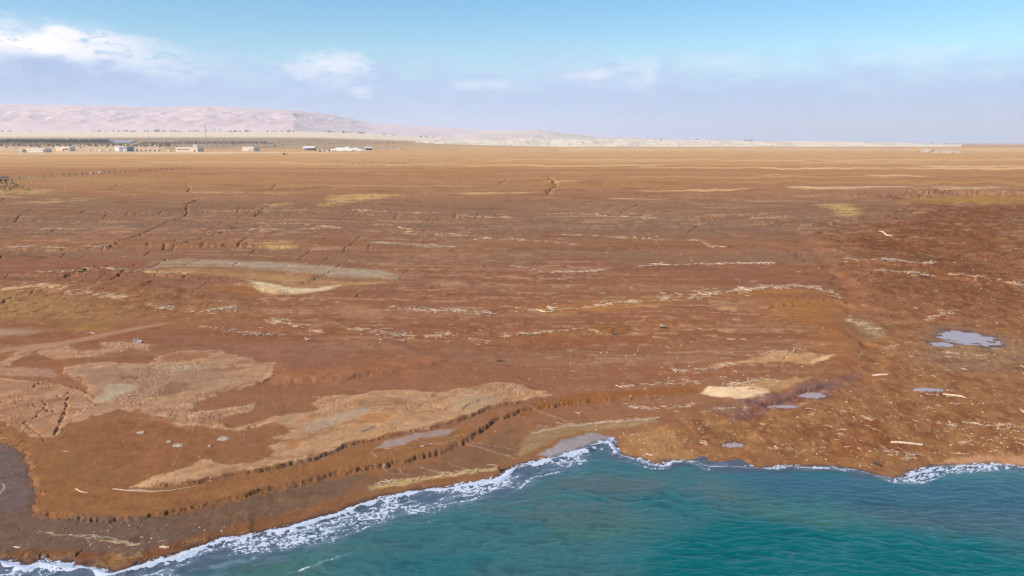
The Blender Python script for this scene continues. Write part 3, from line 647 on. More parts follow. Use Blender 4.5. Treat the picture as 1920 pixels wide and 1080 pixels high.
    # flow lines and rims in the crust
    rim = (np.abs(marble) < .035).astype(float)[..., None] * .10 * (y < 120)[..., None]
    c = c * (1 - rim) + rim * A(206, 160, 122)
    # churned ground: mottled ochre, rust and pale salt bloom
    m1 = fbm(x * .5, y * .35, 64, 4, .6); m2 = fbm(x * 1.4 + 8, y * .9, 65, 4, .6)
    nearer = 1 / (1 + (spacing(y) / 1.3) ** 2); ch = ch * (.12 + .88 * nearer)
    o = (ch * sstep(m1, .0, .45))[..., None] * .5
    c = c * (1 - o) + o * A(168, 120, 74)
    o = (ch * sstep(-m1, .05, .5))[..., None] * .5
    c = c * (1 - o) + o * A(116, 66, 38)
    o = (ch * sstep(m2, .30, .5))[..., None] * .35
    c = c * (1 - o) + o * A(206, 164, 116)
    # wispy salt bloom lines
    wsp = sstep(.05 - np.abs(fbm(x * .22 + ws[..., 0], y * .5 + x * .1, 66, 4, .6)), 0, .05) * sstep(n2, 0, .4) * sstep(y, 50, 90) * (1 - sstep(y, 180, 400))
    c = c * (1 - .35 * wsp[..., None]) + .35 * wsp[..., None] * A(196, 146, 108)
    # pale chaff trodden into the mud along the wrack lines
    for P, wd in CHAFF_W:
        m = bbox_mask(x, y, P, wd * 4)
        if not m.any(): continue
        dd, al, sg, tot = seg_dist(x[m] + wd * .8 * ws[m, 0], y[m] + wd * 1.6 * wf[m, 1], P)
        gate = sstep(fbm(al * .22, sg * 0 + wd, 661, 3) + .5 * n3[m], -.08, .30)
        q = ((1 - sstep(dd, wd * .2, wd)) * gate * .92)[..., None]
        c[m] = c[m] * (1 - q) + q * A(222, 174, 130)
    # salt rills running down to the water
    for P, w, k in RILL_W:
        m = bbox_mask(x, y, P, 1.0)
        if not m.any(): continue
        dd = seg_dist(x[m] + .25 * wf[m, 0], y[m] + .25 * wf[m, 1], P)[0]
        q = ((1 - sstep(dd, w * .4, w)) * k)[..., None]
        c[m] = c[m] * (1 - q) + q * A(198, 176, 160)
    # dry silt keeps a fine grain of its own
    c = c * (1 + .07 * n3 + .05 * fbm(x * 3.5, y * 2.6, 67, 2))[..., None]
    # soaked margin at the waterline and round the puddles
    sw = 1 - sstep(d + .25 * n3, .15, .9)
    wet = np.maximum(wet, sw)
    for cx, cy, rx, ry, zc in HO_W:
        q = np.sqrt(((x - cx) / (rx * 1.7)) ** 2 + ((y - cy) / (ry * 1.8)) ** 2)
        wet = np.maximum(wet, .75 * (1 - sstep(q + .4 * n2, .6, 1.05)))
    soak = sstep(wet, .3, 1.0)[..., None]
    c = c * (1 - .45 * soak)
    return np.clip(c, .004, .92), np.clip(wet, 0, 1)


RILLS = [([(718, 877), (722, 884), (735, 890), (742, 893)], .05, .6), ([(748, 880), (754, 888), (765, 892)], .05, .6), ([(788, 874), (800, 880), (818, 885), (830, 884)], .06, .6), ([(838, 863), (848, 872), (860, 876), (876, 882)], .05, .5), ([(695, 850), (702, 858), (708, 862)], .05, .6),
         ([(712, 838), (725, 843), (745, 846)], .06, .6), ([(745, 830), (755, 838), (770, 845)], .06, .5), ([(875, 830), (905, 840), (940, 850), (965, 860)], .07, .6), ([(885, 828), (930, 836), (980, 846)], .04, .5), ([(760, 822), (790, 832), (830, 838), (862, 822)], .05, .5), ([(800, 815), (840, 824), (870, 820)], .05, .5),
         ([(995, 765), (1020, 775), (1050, 785), (1075, 797)], .08, .5), ([(1000, 812), (1060, 800), (1130, 792), (1210, 786), (1236, 782)], .16, .8), ([(0, 907), (8, 915), (2, 925)], .1, .6), ([(150, 1008), (170, 1004), (190, 1010), (205, 1008), (225, 1014), (250, 1020)], .08, .6), ([(160, 1012), (168, 1020), (175, 1022)], .04, .5)]
RILL_W = [(pts(p), w, k) for p, w, k in RILLS]
# wrack lines: pixel polyline, spread px, number, length range (m), name of the line
LINES = [
    ([(730, 576), (760, 581), (826, 586)], 2.2, 26, (.7, 2.4), 'in the broken wrack line left of centre'),
    ([(842, 583), (870, 589), (900, 592), (940, 589), (990, 585), (1020, 583), (1080, 580), (1140, 572), (1200, 568)], 3.0, 60, (.8, 2.8), 'in the curving wrack line across the middle'),
    ([(1240, 562), (1300, 556), (1350, 551), (1400, 545), (1440, 541), (1480, 541)], 4.0, 60, (.9, 3.2), 'in the thick pale wrack line right of the middle'),
    ([(1478, 536), (1520, 541), (1550, 550), (1575, 559)], 1.6, 26, (.9, 2.6), 'in the wrack tail running toward the stream'),
    ([(958, 500), (975, 503), (1000, 502), (1005, 510), (1040, 512), (1085, 511), (1130, 507)], 1.2, 30, (1.2, 3.4), 'in the short bent wrack line above the middle'),
    ([(1205, 499), (1250, 497), (1300, 496), (1370, 496), (1450, 496)], .9, 34, (1.4, 3.6), 'in the thin straight wrack line right of the middle'),
    ([(1585, 491), (1640, 500), (1690, 502), (1742, 506)], 2.0, 34, (1.0, 2.6), 'along the foot of the eroded bank'),
    ([(1655, 519), (1700, 522), (1720, 524), (1745, 521)], 1.5, 18, (1.0, 3.0), 'in the short wrack line in the eroded bay'),
    ([(1780, 523), (1830, 528), (1870, 535), (1925, 545)], 2.5, 26, (.8, 2.2), 'at the right edge of the eroded bay'),
    ([(-10, 467), (60, 467), (130, 467), (200, 466)], .8, 26, (1.2, 3.2), 'in the thin wrack line at the left edge'),
    ([(60, 512), (130, 513), (200, 508), (260, 512), (300, 515), (350, 514)], 2.2, 34, (.8, 2.4), 'in the wrack along the cracked step at left'),
    ([(275, 572), (330, 583), (360, 584), (385, 585), (440, 580)], 3.0, 34, (.8, 2.6), 'in the tangled wrack at left below the salt flat'),
    ([(380, 612), (420, 619), (470, 625), (530, 628)], 2.5, 30, (.6, 1.8), 'in the lower left wrack line'),
    ([(500, 603), (540, 607), (560, 615), (600, 626)], 6, 26, (.6, 1.8), 'in the loose litter left of the middle'),
    ([(650, 618), (690, 622), (735, 628), (770, 632)], 6.0, 34, (.6, 2.0), 'in the tangled litter below the middle wrack line'),
    ([(800, 632), (840, 628), (870, 632), (910, 642)], 5.0, 26, (.5, 1.5), 'in the sparse litter below the middle'),
    ([(945, 632), (990, 630), (1040, 625), (1090, 621), (1130, 625)], 2.0, 24, (.7, 2.2), 'on the brown step below the middle'),
    ([(1270, 697), (1310, 697), (1350, 690), (1400, 686)], 1.6, 20, (.6, 2.0), 'in the wrack tail left of the pale drift bank'),
    ([(1165, 726), (1200, 724), (1260, 719), (1320, 716)], 2.0, 26, (.5, 1.6), 'along the low step right of the pale crust'),
    ([(1360, 727), (1400, 718), (1450, 714), (1500, 710)], 6.0, 40, (.5, 1.8), 'in the heaped reeds behind the cream drift bank'),
    ([(1400, 668), (1450, 662), (1520, 664)], 3.0, 24, (.5, 1.6), 'on the pale drift bank by the stream'),
    ([(1170, 762), (1210, 765), (1260, 764), (1310, 757)], 3.0, 34, (.4, 1.2), 'on the damp shelf below the low step'),
    ([(1320, 773), (1350, 766), (1410, 764)], 1.5, 18, (.4, 1.3), 'beside the muddy stream mouth'),
    ([(1010, 800), (1060, 797), (1130, 791), (1230, 784)], 2.0, 30, (.3, 1.0), 'in the salty wrack above the small inlet'),
    ([(690, 916), (740, 902), (790, 898), (860, 890), (925, 877)], 3.5, 60, (.3, 1.0), 'in the straw pile above the breakers'),
    ([(1745, 803), (1780, 808), (1830, 800), (1880, 797), (1930, 802)], 3.0, 30, (.4, 1.3), 'in the litter above the right hand beach'),
    ([(1690, 860), (1720, 856), (1690, 850), (1660, 848)], 4.0, 26, (.4, 1.4), 'in the reed heap above the point of the shore'),
    ([(1800, 830), (1850, 826), (1930, 822)], 6.0, 30, (.3, .9), 'behind the right hand beach'),
    ([(1590, 600), (1620, 608), (1650, 620), (1650, 626)], 4.0, 24, (.7, 2.0), 'beside the stream bed on the right'),
    ([(1760, 590), (1790, 585), (1740, 600)], 4.0, 16, (.6, 1.6), 'on the pale silt above the right hand puddle'),
    ([(860, 406), (900, 409), (955, 409)], 1.5, 14, (1.4, 3.4), 'on the far brown step left of the gully'),
    ([(1005, 402), (1040, 403), (1080, 402), (1130, 405), (1240, 411)], 1.0, 26, (1.6, 4.0), 'in the far wrack line right of the gully mouth'),
    ([(690, 398), (660, 396), (790, 402), (830, 402)], 1.4, 16, (1.4, 3.4), 'in the far litter above the grey flat'),
    ([(750, 427), (770, 431), (760, 440), (850, 440), (900, 446), (1000, 452), (1080, 458)], 2.0, 34, (1.0, 2.6), 'scattered over the grey flat at centre'),
    ([(1040, 440), (1100, 442), (1170, 445), (1250, 448)], 2.0, 24, (1.0, 2.4), 'scattered over the grey flat right of centre'),
    ([(60, 430), (110, 430), (160, 428), (240, 426)], 1.2, 12, (1.2, 3.0), 'on the cracked grey flat at left'),
    ([(480, 422), (560, 422), (640, 428), (420, 434)], 3.0, 26, (1.0, 2.8), 'on the cracked flat left of centre'),
    ([(1415, 416), (1440, 415), (1480, 413)], 1.0, 10, (1.4, 3.4), 'on the flat left of the eroded bay'),
    ([(1285, 450), (1310, 449), (1330, 462), (1350, 463)], 1.5, 12, (1.0, 2.6), 'on the flat right of centre'),
    ([(20, 545), (80, 540), (150, 555), (230, 560)], 8.0, 40, (.6, 2.0), 'in the rough litter of the left mudflat'),
    ([(70, 1000), (150, 1008), (250, 1022), (310, 1016)], 3.0, 24, (.2, .7), 'on the dark shelf above the left breakers'),
    ([(1440, 840), (1500, 845), (1540, 842)], 5, 22, (.3, .9), 'on the ochre shore right of the inlet'),
    ([(1700, 785), (1740, 790), (1790, 798)], 2.5, 20, (.4, 1.2), 'in the short wrack line near the right corner'),
    ([(1510, 780), (1560, 768), (1600, 772), (1640, 790)], 3.5, 26, (.3, 1.1), 'in the litter right of the stream mouth'),
    ([(1720, 735), (1760, 742), (1800, 745)], 2, 14, (.4, 1.4), 'along the long narrow puddle on the right'),
    ([(1660, 650), (1690, 645), (1700, 655)], 2.5, 14, (.5, 1.6), 'on the mud left of the large puddle'),
    ([(1770, 660), (1830, 665), (1900, 660), (1930, 655)], 4, 26, (.5, 1.5), 'around the large lavender puddle'),
]
CHAFF_W = []
for P, spread, n, ll, where in LINES:
    q = pts(P); mid = np.array(P[len(P) // 2], float)
    ya = at([mid[0]], [mid[1] + spread * .8])[1][0]; yb = at([mid[0]], [mid[1] - spread * .8])[1][0]
    CHAFF_W.append((q, min(2.2, max(.16, (yb - ya) / 2 * .7))))

# ------------------------------------------------------------------ materials
def new_mat(name):
    m = bpy.data.materials.new(name); m.use_nodes = True
    return m, NT(m.node_tree)


def finish(T, bsdf, disp=None):
    out = T.n('ShaderNodeOutputMaterial'); T.t.links.new(bsdf.outputs[0], out.inputs['Surface'])


def simple(name, rgb, rough=.85, var=.18, scale=3.0, metal=0.0, obj_var=0.0, bump=0.0):
    m, T = new_mat(name)
    tc = T.n('ShaderNodeTexCoord').outputs['Object']
    nz = T.noise(tc, scale, 5, .6)
    c = T.mix(T.ss(nz, .25, .75), tuple(v * (1 - var) for v in rgb), tuple(min(.95, v * (1 + var)) for v in rgb))
    if obj_var:
        rnd = T.n('ShaderNodeObjectInfo').outputs['Random']
        c = T.mix(1.0, c, T.mix(rnd, (1 - obj_var,) * 3, (1 + obj_var * .4, 1 + obj_var * .3, 1 + obj_var * .2)), 'MULTIPLY')
    b = T.n('ShaderNodeBsdfPrincipled', ins={'Base Color': c, 'Roughness': rough, 'Metallic': metal, 'Specular IOR Level': .3})
    if bump:
        bp = T.n('ShaderNodeBump', ins={'Strength': bump, 'Height': nz, 'Distance': .05})
        T.t.links.new(bp.outputs[0], b.inputs['Normal'])
    finish(T, b); return m


def ground_mat():
    m, T = new_mat('mud_and_salt_ground')
    geo = T.n('ShaderNodeNewGeometry').outputs['Position']
    col = T.n('ShaderNodeAttribute', attribute_name='Col').outputs['Color']
    wet = T.n('ShaderNodeAttribute', attribute_name='Wet').outputs['Fac']
    na = T.noise(geo, 1.7, 6, .62); nb = T.noise(geo, 9.0, 4, .6)
    v = T.m('ADD', .80, T.m('MULTIPLY', na, .26)); v = T.m('ADD', v, T.m('MULTIPLY', nb, .14))
    cc = T.n('ShaderNodeCombineColor', ins={0: v, 1: v, 2: v}).outputs[0]
    c = T.mix(1.0, col, cc, 'MULTIPLY')
    # grit and shell specks
    vo = T.n('ShaderNodeTexVoronoi', ins={'Vector': geo, 'Scale': 1.6}); vo.feature = 'F1'
    spk = T.m('MULTIPLY', T.m('LESS_THAN', vo.outputs['Distance'], .085), T.m('GREATER_THAN', T.n('ShaderNodeSeparateColor', ins={0: vo.outputs['Color']}).outputs[0], .70))
    c = T.mix(T.m('MULTIPLY', spk, .30), c, (.48, .34, .23))
    rough = T.m('SUBTRACT', .95, T.m('MULTIPLY', wet, .55))
    b = T.n('ShaderNodeBsdfPrincipled', ins={'Base Color': c, 'Roughness': rough, 'Specular IOR Level': T.m('MULTIPLY', wet, .45)})
    hgt = T.m('ADD', T.m('MULTIPLY', na, 1.0), T.m('MULTIPLY', nb, .35))
    bp = T.n('ShaderNodeBump', ins={'Strength': .45, 'Distance': .08, 'Height': hgt})
    T.t.links.new(bp.outputs[0], b.inputs['Normal'])
    finish(T, b); return m


def water_mat():
    m, T = new_mat('sea_water')
    geo = T.n('ShaderNodeNewGeometry').outputs['Position']
    col = T.n('ShaderNodeAttribute', attribute_name='Col').outputs['Color']
    mp = T.n('ShaderNodeMapping', ins={'Vector': geo, 'Scale': (1.0, 2.4, 1.0), 'Rotation': (0, 0, R(-12))}).outputs[0]
    n1 = T.noise(mp, 3.0, 4, .6, .3); n2 = T.noise(mp, 9.0, 3, .6)
    b = T.n('ShaderNodeBsdfPrincipled', ins={'Base Color': col, 'Roughness': .10, 'IOR': 1.33, 'Specular IOR Level': .5})
    h = T.m('ADD', n1, T.m('MULTIPLY', n2, .35))
    bp = T.n('ShaderNodeBump', ins={'Strength': .38, 'Distance': .05, 'Height': h})
    T.t.links.new(bp.outputs[0], b.inputs['Normal'])
    finish(T, b); return m


def attr_mat(name, rough=.9, var=.25, scale=.01, bump=0):
    m, T = new_mat(name)
    geo = T.n('ShaderNodeNewGeometry').outputs['Position']
    col = T.n('ShaderNodeAttribute', attribute_name='Col').outputs['Color']
    nz = T.noise(geo, scale, 7, .62)
    v = T.m('ADD', 1 - var, T.m('MULTIPLY', nz, 2 * var))
    c = T.mix(1.0, col, T.n('ShaderNodeCombineColor', ins={0: v, 1: v, 2: v}).outputs[0], 'MULTIPLY')
    b = T.n('ShaderNodeBsdfPrincipled', ins={'Base Color': c, 'Roughness': rough, 'Specular IOR Level': .1})
    finish(T, b); return m


M = {}
M['ground'] = ground_mat(); M['water'] = water_mat()
M['foam'] = simple('sea_foam', (.63, .63, .67), .7, .10, 6)
M['hills'] = attr_mat('desert_rock', .95, .06, .003)
M['bluff'] = attr_mat('white_marl', .95, .15, .02)
M['wood'] = simple('bleached_driftwood', (.78, .55, .37), .85, .25, 4, obj_var=.35)
M['wood_dark'] = simple('waterlogged_wood', (.07, .045, .03), .7, .3, 4)
M['straw'] = simple('dry_reed', (.72, .50, .32), .9, .25, 3, obj_var=.2)
M['stone'] = simple('salt_crusted_stone', (.70, .49, .34), .85, .2, 5, obj_var=.3)
M['rock'] = simple('brown_clod', (.26, .155, .10), .95, .25, 5, obj_var=.3)
M['white'] = simple('white_plastic', (.82, .78, .72), .5, .05, 3)
M['wall'] = simple('cream_wall', (.86, .71, .54), .9, .10, .4)
M['wall2'] = simple('pale_wall', (.88, .82, .74), .9, .08, .4)
M['grey'] = simple('grey_cladding', (.34, .34, .36), .8, .12, .4)
M['roof'] = simple('pale_sheet_roof', (.82, .74, .66), .7, .08, .3)
M['dark'] = simple('dark_opening', (.05, .045, .045), .9, .2, 1)
M['pole'] = simple('weathered_post', (.20, .15, .11), .9, .2, 2)
M['rail'] = simple('pale_rail', (.46, .34, .25), .9, .2, 2)
M['steel'] = simple('grey_steel', (.36, .34, .34), .6, .1, 2)
M['trunk'] = simple('palm_trunk', (.16, .12, .09), .95, .2, 2)
M['frond'] = simple('palm_frond', (.052, .072, .050), .8, .3, .6, obj_var=.35)
M['leaf'] = simple('scrub_leaf', (.085, .085, .055), .9, .3, .6, obj_var=.4)
M['yellow'] = simple('dry_yellow_leaf', (.60, .42, .17), .9, .35, 2)
M['heap'] = simple('white_marl_heap', (.88, .77, .62), .95, .06, .08)
M['sand'] = simple('pale_sand_heap', (.52, .38, .27), .95, .15, .05)
M['crust'] = simple('dry_crust', (.46, .31, .20), .95, .25, 1.5)
M['pond'] = simple('deep_blue_pool', (.012, .03, .12), .15, .1, .01)


def puddle_mat():
    m, T = new_mat('muddy_pool_water')
    geo = T.n('ShaderNodeNewGeometry').outputs['Position']
    nz = T.noise(geo, 6, 3, .6)
    b = T.n('ShaderNodeBsdfPrincipled', ins={'Base Color': (.46, .31, .27, 1), 'Roughness': .14, 'IOR': 1.33, 'Specular IOR Level': .25})
    bp = T.n('ShaderNodeBump', ins={'Strength': .12, 'Distance': .02, 'Height': nz})
    T.t.links.new(bp.outputs[0], b.inputs['Normal']); finish(T, b); return m
M['puddle'] = puddle_mat()

# ------------------------------------------------------------------ mesh helpers
def link(name, me, parent=None, loc=(0, 0, 0), rz=0):
    o = bpy.data.objects.new(name, me); COL.objects.link(o)
    o.location = loc; o.rotation_euler = (0, 0, rz)
    if parent is not None: o.parent = parent
    return o


def tag(o, label=None, cat=None, group=None, kind=None):
    if label: o['label'] = label
    if cat: o['category'] = cat
    if group: o['group'] = group
    if kind: o['kind'] = kind
    return o


def grid_mesh(name, V, faces, mat, col=None, wet=None, smooth=True):
    me = bpy.data.meshes.new(name)
    n, k = len(V), len(faces)
    me.vertices.add(n); me.vertices.foreach_set('co', np.ascontiguousarray(V, np.float32).ravel())
    me.loops.add(k * 4); me.loops.foreach_set('vertex_index', np.ascontiguousarray(faces, np.int32).ravel())
    me.polygons.add(k); me.polygons.foreach_set('loop_start', np.arange(0, k * 4, 4, dtype=np.int32))
    me.polygons.foreach_set('loop_total', np.full(k, 4, np.int32))
    me.polygons.foreach_set('use_smooth', np.full(k, smooth, bool))
    me.update(calc_edges=True)
    if col is not None:
        a = me.attributes.new('Col', 'FLOAT_COLOR', 'POINT')
        a.data.foreach_set('color', np.concatenate([col, np.ones((n, 1))], 1).astype(np.float32).ravel())
    if wet is not None:
        a = me.attributes.new('Wet', 'FLOAT', 'POINT'); a.data.foreach_set('value', wet.astype(np.float32))
    me.materials.append(mat)
    return me


def compact(V, faces, *attrs):
    used = np.zeros(len(V), bool); used[faces.ravel()] = True
    idx = np.cumsum(used) - 1
    return (V[used], idx[faces]) + tuple(a[used] for a in attrs)


class MB:
    def __init__(s): s.v = []; s.f = []; s.m = []
    def add(s, vs, fs, mi=0):
        o = len(s.v); s.v += [tuple(v) for v in vs]; s.f += [tuple(i + o for i in f) for f in fs]; s.m += [mi] * len(fs)
    def box(s, x0, x1, y0, y1, z0, z1, mi=0):
        s.add([(x0, y0, z0), (x1, y0, z0), (x1, y1, z0), (x0, y1, z0), (x0, y0, z1), (x1, y0, z1), (x1, y1, z1), (x0, y1, z1)],
              [(0, 3, 2, 1), (4, 5, 6, 7), (0, 1, 5, 4), (1, 2, 6, 5), (2, 3, 7, 6), (3, 0, 4, 7)], mi)
    def tube(s, path, rad, n=6, mi=0):
        path = [Vector(p) for p in path]; vs = []; fs = []
        for i, p in enumerate(path):
            t = (path[min(i + 1, len(path) - 1)] - path[max(i - 1, 0)]).normalized()
            a = t.cross(Vector((0, 0, 1)) if abs(t.z) < .9 else Vector((1, 0, 0))).normalized(); b = t.cross(a)
            for k in range(n):
                q = 2 * math.pi * k / n
                vs.append(p + (a * math.cos(q) + b * math.sin(q)) * rad[i])
        for i in range(len(path) - 1):
            for k in range(n):
                fs.append((i * n + k, i * n + (k + 1) % n, (i + 1) * n + (k + 1) % n, (i + 1) * n + k))
        fs.append(tuple(range(n))[::-1]); fs.append(tuple((len(path) - 1) * n + k for k in range(n)))
        s.add(vs, fs, mi)
    def mesh(s, name, mats, smooth=False):
        me = bpy.data.meshes.new(name); me.from_pydata(s.v, [], s.f); me.update()
        for m in (mats if isinstance(mats, (list, tuple)) else [mats]): me.materials.append(m)
        me.polygons.foreach_set('material_index', s.m)
        if smooth: me.polygons.foreach_set('use_smooth', [True] * len(s.f))
        return me
    def build(s, name, mats, parent=None, loc=(0, 0, 0), rz=0, smooth=False):
        return link(name, s.mesh(name, mats, smooth), parent, loc, rz)

# ------------------------------------------------------------------ the ground: one fan-shaped sheet, fine where the photograph is near
def fan(px_cols, ys):
    t = (px_cols - 960) / F
    dep = ys * CP + (CAM_H - 3.0) * SP
    return t[None, :] * dep[:, None], np.repeat(ys[:, None], len(t), 1)


cols = np.concatenate([np.linspace(-1100, -110, 70, endpoint=False), np.arange(-110, 2030, 1.75), np.linspace(2030, 3000, 70)])
rows_py = np.concatenate([np.arange(1092, 700, -1.0), np.arange(700, 420, -0.95), np.arange(420, 330, -.75)])
rows_y = np.array(plane_pt(960, rows_py, 2.5)[1])
far_y = np.concatenate([rows_y, np.geomspace(rows_y[-1] * 1.012, 22000, 190)])
X, Y = fan(cols, far_y)
nr, nc = X.shape
xf, yf = X.ravel(), Y.ravel()
D = shore_d(xf, yf)
Zrel = relief(xf, yf, D)
Z = np.interp(D, PROF_D, PROF_Z) + ramp(xf, yf) + Zrel
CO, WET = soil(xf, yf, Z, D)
i = np.arange(nr * nc).reshape(nr, nc)
faces = np.stack([i[:-1, :-1], i[:-1, 1:], i[1:, 1:], i[1:, :-1]], -1).reshape(-1, 4)
keep = (D[faces] > -2.5).any(1)
V, faces, CO, WET = compact(np.stack([xf, yf, Z], 1), faces[keep], CO, WET)
link('ground', grid_mesh('ground', V, faces, M['ground'], CO, WET))['kind'] = 'structure'
# the sea bed and the rest of the land round about, coarse
mb = MB(); mb.box(-27000, 27000, -2200, 22000, -14.0, -12.0); o = mb.build('seabed', M['rock']); o['kind'] = 'structure'

# ------------------------------------------------------------------ the sea
wcols = np.concatenate([np.linspace(-1100, -90, 50, endpoint=False), np.arange(-90, 2010, 1.9), np.linspace(2010, 3000, 50)])
wpy = np.concatenate([np.geomspace(2600, 1105, 40), np.arange(1104, 815, -0.95)])
wy = np.array(plane_pt(960, wpy, 0.0)[1])
X, Y = fan(wcols, wy); nr, nc = X.shape
xf, yf = X.ravel(), Y.ravel(); D = -shore_d(xf, yf)        # + seaward
ca, sa = math.cos(R(-10)), math.sin(R(-10))
u = xf * ca + yf * sa; v = -xf * sa + yf * ca
wob = gn(u * .35, v * .35, 71)
def crest(fr, sq, seed):
    return 1 - 2.2 * np.abs(gn(u * fr * sq + wob * .6, v * fr + wob * .9, seed))
deep = sstep(D, 0, 5)
WZ = deep * (.034 * crest(.55, .28, 72) + .044 * crest(1.35, .34, 73) + .030 * crest(2.7, .42, 74)) + .03 * gn(u * .12, v * .2, 75) * deep
WZ += .02 * gn(u * 1.5, v * 2.2, 76) * (1 - deep)
# last breaker rolling up the beach
WZ += .10 * np.exp(-((D - .35 - .25 * gn(xf * .5, yf * .5, 77)) / .28) ** 2)
# colour of the water body: silt in suspension inshore, clear teal off the shelf
def wpoly(L): return np.stack(plane_pt(np.array(L, float)[:, 0], np.array(L, float)[:, 1], 0.0), 1)
n1 = fbm(xf * .10, yf * .16, 81, 4); n2 = fbm(xf * .35, yf * .7, 82, 3)
KW = 1.0
wc = np.empty((len(xf), 3)); wc[:] = lin((70, 118, 112)) * .74
def wblend(mask, rgb, k=.78):
    global wc
    wc = wc * (1 - mask[:, None]) + mask[:, None] * lin(rgb) * k
wblend(.7 * sstep(n1, .05, .5), (84, 120, 96))
wblend(.6 * sstep(-n1, .1, .5), (34, 112, 112))
Pd = wpoly([(1180, 1120), (1230, 1020), (1330, 985), (1450, 975), (1600, 985), (1760, 1010), (1990, 1040), (1990, 1140), (1180, 1140)])
wblend(.95 * poly_mask(xf + 1.5 * n1, yf + 2.5 * n1, Pd, 2.2), (0, 108, 102))
Pb = wpoly([(1380, 890), (1640, 905), (1990, 895), (1990, 1000), (1760, 985), (1560, 940), (1400, 925)])
wblend(.7 * poly_mask(xf + 2 * n1, yf + 1.5 * n1, Pb, 1.8), (62, 98, 112))
Pm = wpoly([(1020, 900), (1130, 890), (1260, 905), (1200, 930), (1080, 920)])
wblend(.75 * poly_mask(xf + 2 * n1, yf + n1, Pm, 1.2), (104, 108, 100))
Pk = wpoly([(900, 930), (1100, 905), (1320, 890), (1420, 925), (1300, 960), (1100, 975), (930, 990)])
wblend(.6 * poly_mask(xf + 2 * n1, yf + 1.5 * n1, Pk, 1.6) * sstep(n1 + n2, -.2, .3), (98, 110, 102))
Pg = wpoly([(1640, 950), (1990, 960), (1990, 1010), (1800, 1000), (1660, 975)])
wblend(.5 * poly_mask(xf + 2 * n1, yf + n1, Pg, 1.5), (92, 100, 98))
silt_w = np.interp(xf, [-60, -25, -12, 4, 10, 40], [6.5, 6.0, 5.0, 4.0, 1.5, 1.4])
silt = 1 - sstep(D + 1.2 * n2, silt_w * .25, silt_w * 1.15)
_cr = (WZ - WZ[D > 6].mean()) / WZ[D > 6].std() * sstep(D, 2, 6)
wblend(.20 * sstep(_cr, .6, 2.0), (100, 150, 146))  # light scattered through the crests, painted into the water colour
wc *= (1 - .22 * sstep(-_cr, .4, 1.8))[:, None]  # troughs shaded by darkening the same colour
wblend(.92 * silt, (90, 96, 104))
wblend(.5 * (1 - sstep(D, 0, .9)), (110, 92, 92))
_aer = (1 - sstep(D, .3, np.interp(xf, [-60, -12, 4, 8, 10, 26, 32], [4.2, 3.4, 2.6, 1.0, .6, .6, 1.6]))) * sstep(fbm(xf * .5, yf * .8, 83, 4), -.1, .4)
wblend(.5 * _aer, (124, 130, 144))
# foam: bubbles lying on the water as raised lacework, cut from the same waves
wx = xf + .5 * gn(xf * .8, yf * .8, 91); wyy = yf + .5 * gn(xf * .8 + 5, yf * .8, 92)
ub = wx * .90 + wyy * .44; vb = -wx * .44 + wyy * .90          # along / across the beach
fil = np.minimum(np.abs(fbm(ub * .8, vb * 1.7, 93, 3)), 1.0 * np.abs(fbm(ub * 1.7 + 3, vb * 3.0, 94, 2)))
belt = np.interp(xf, [-60, -24, -18, -10, -3, 2, 5.0, 7.5, 9, 14, 26, 32, 45], [7.5, 7.2, 6.8, 5.8, 5.0, 4.8, 4.6, 2.4, .9, .5, .6, 2.0, 2.0])
dens = np.clip(.50 + 1.4 * fbm(xf * .20, yf * .30, 95, 3), 0, 1)
lac = (1 - sstep(D, belt * .25, belt * 1.0)) * dens
edge_w = np.interp(xf, [-60, -20, -8, 4, 7, 9, 20, 40], [.34, .30, .26, .40, .45, .11, .10, .11]) * np.clip(1 + 1.9 * gn(xf * .7, yf * .7, 96), .15, 2.4)
edge = np.exp(-((D - .10 - .5 * edge_w) / np.maximum(edge_w, .05)) ** 2) * (1.0 + 1.3 * fbm(xf * 1.6, yf * 2.4, 97, 3))
line2 = np.exp(-((D - belt * .55 - .7 * gn(xf * .22, yf * .3, 98)) / .16) ** 2) * sstep(gn(xf * .25, yf * .25, 99), -.15, .2)
line3 = np.exp(-((D - belt * .98 - .9 * gn(xf * .16, yf * .2, 100)) / .10) ** 2) * sstep(gn(xf * .2, yf * .2, 101), .0, .3)
sheet = sstep(fbm(ub * .5, vb * 1.1, 102, 3), .12, .4) * (1 - sstep(D, belt * .3, belt * .8))
thread = 1 - sstep(fil, .015, .085)
foam_v = np.maximum.reduce([edge * 1.05, line2 * 1.1 * (.35 + .65 * thread), line3 * 1.0 * (.3 + .7 * thread), lac * 1.75 * thread, sheet * .55 * (1 - sstep(fil, .05, .20))])
wblend(np.clip(.80 * lac * (1 - sstep(fil, .02, .22)) + .45 * sheet + .35 * (line2 + line3), 0, .85) * sstep(D, -.3, .1), (176, 182, 192))
i = np.arange(nr * nc).reshape(nr, nc)
faces = np.stack([i[:-1, :-1], i[:-1, 1:], i[1:, 1:], i[1:, :-1]], -1).reshape(-1, 4)
keep = (D[faces] > -1.6).any(1)
Vw = np.stack([xf, yf, WZ + .01], 1)
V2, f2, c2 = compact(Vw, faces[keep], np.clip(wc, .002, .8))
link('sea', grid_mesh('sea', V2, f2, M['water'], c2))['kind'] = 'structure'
gv = np.array([(-1500, -2000, -.35), (1500, -2000, -.35), (1500, 40, -.35), (-1500, 40, -.35)], float)
link('open_sea', grid_mesh('open_sea', gv, np.array([[0, 1, 2, 3]]), M['water'], np.tile(lin((20, 96, 104)) * .6, (4, 1))))['kind'] = 'structure'

fk = (foam_v[faces].mean(1) > .46) & (D[faces].min(1) > -.5)
Vf = Vw.copy(); Vf[:, 2] += .012 + .03 * np.clip(foam_v, 0, 1)
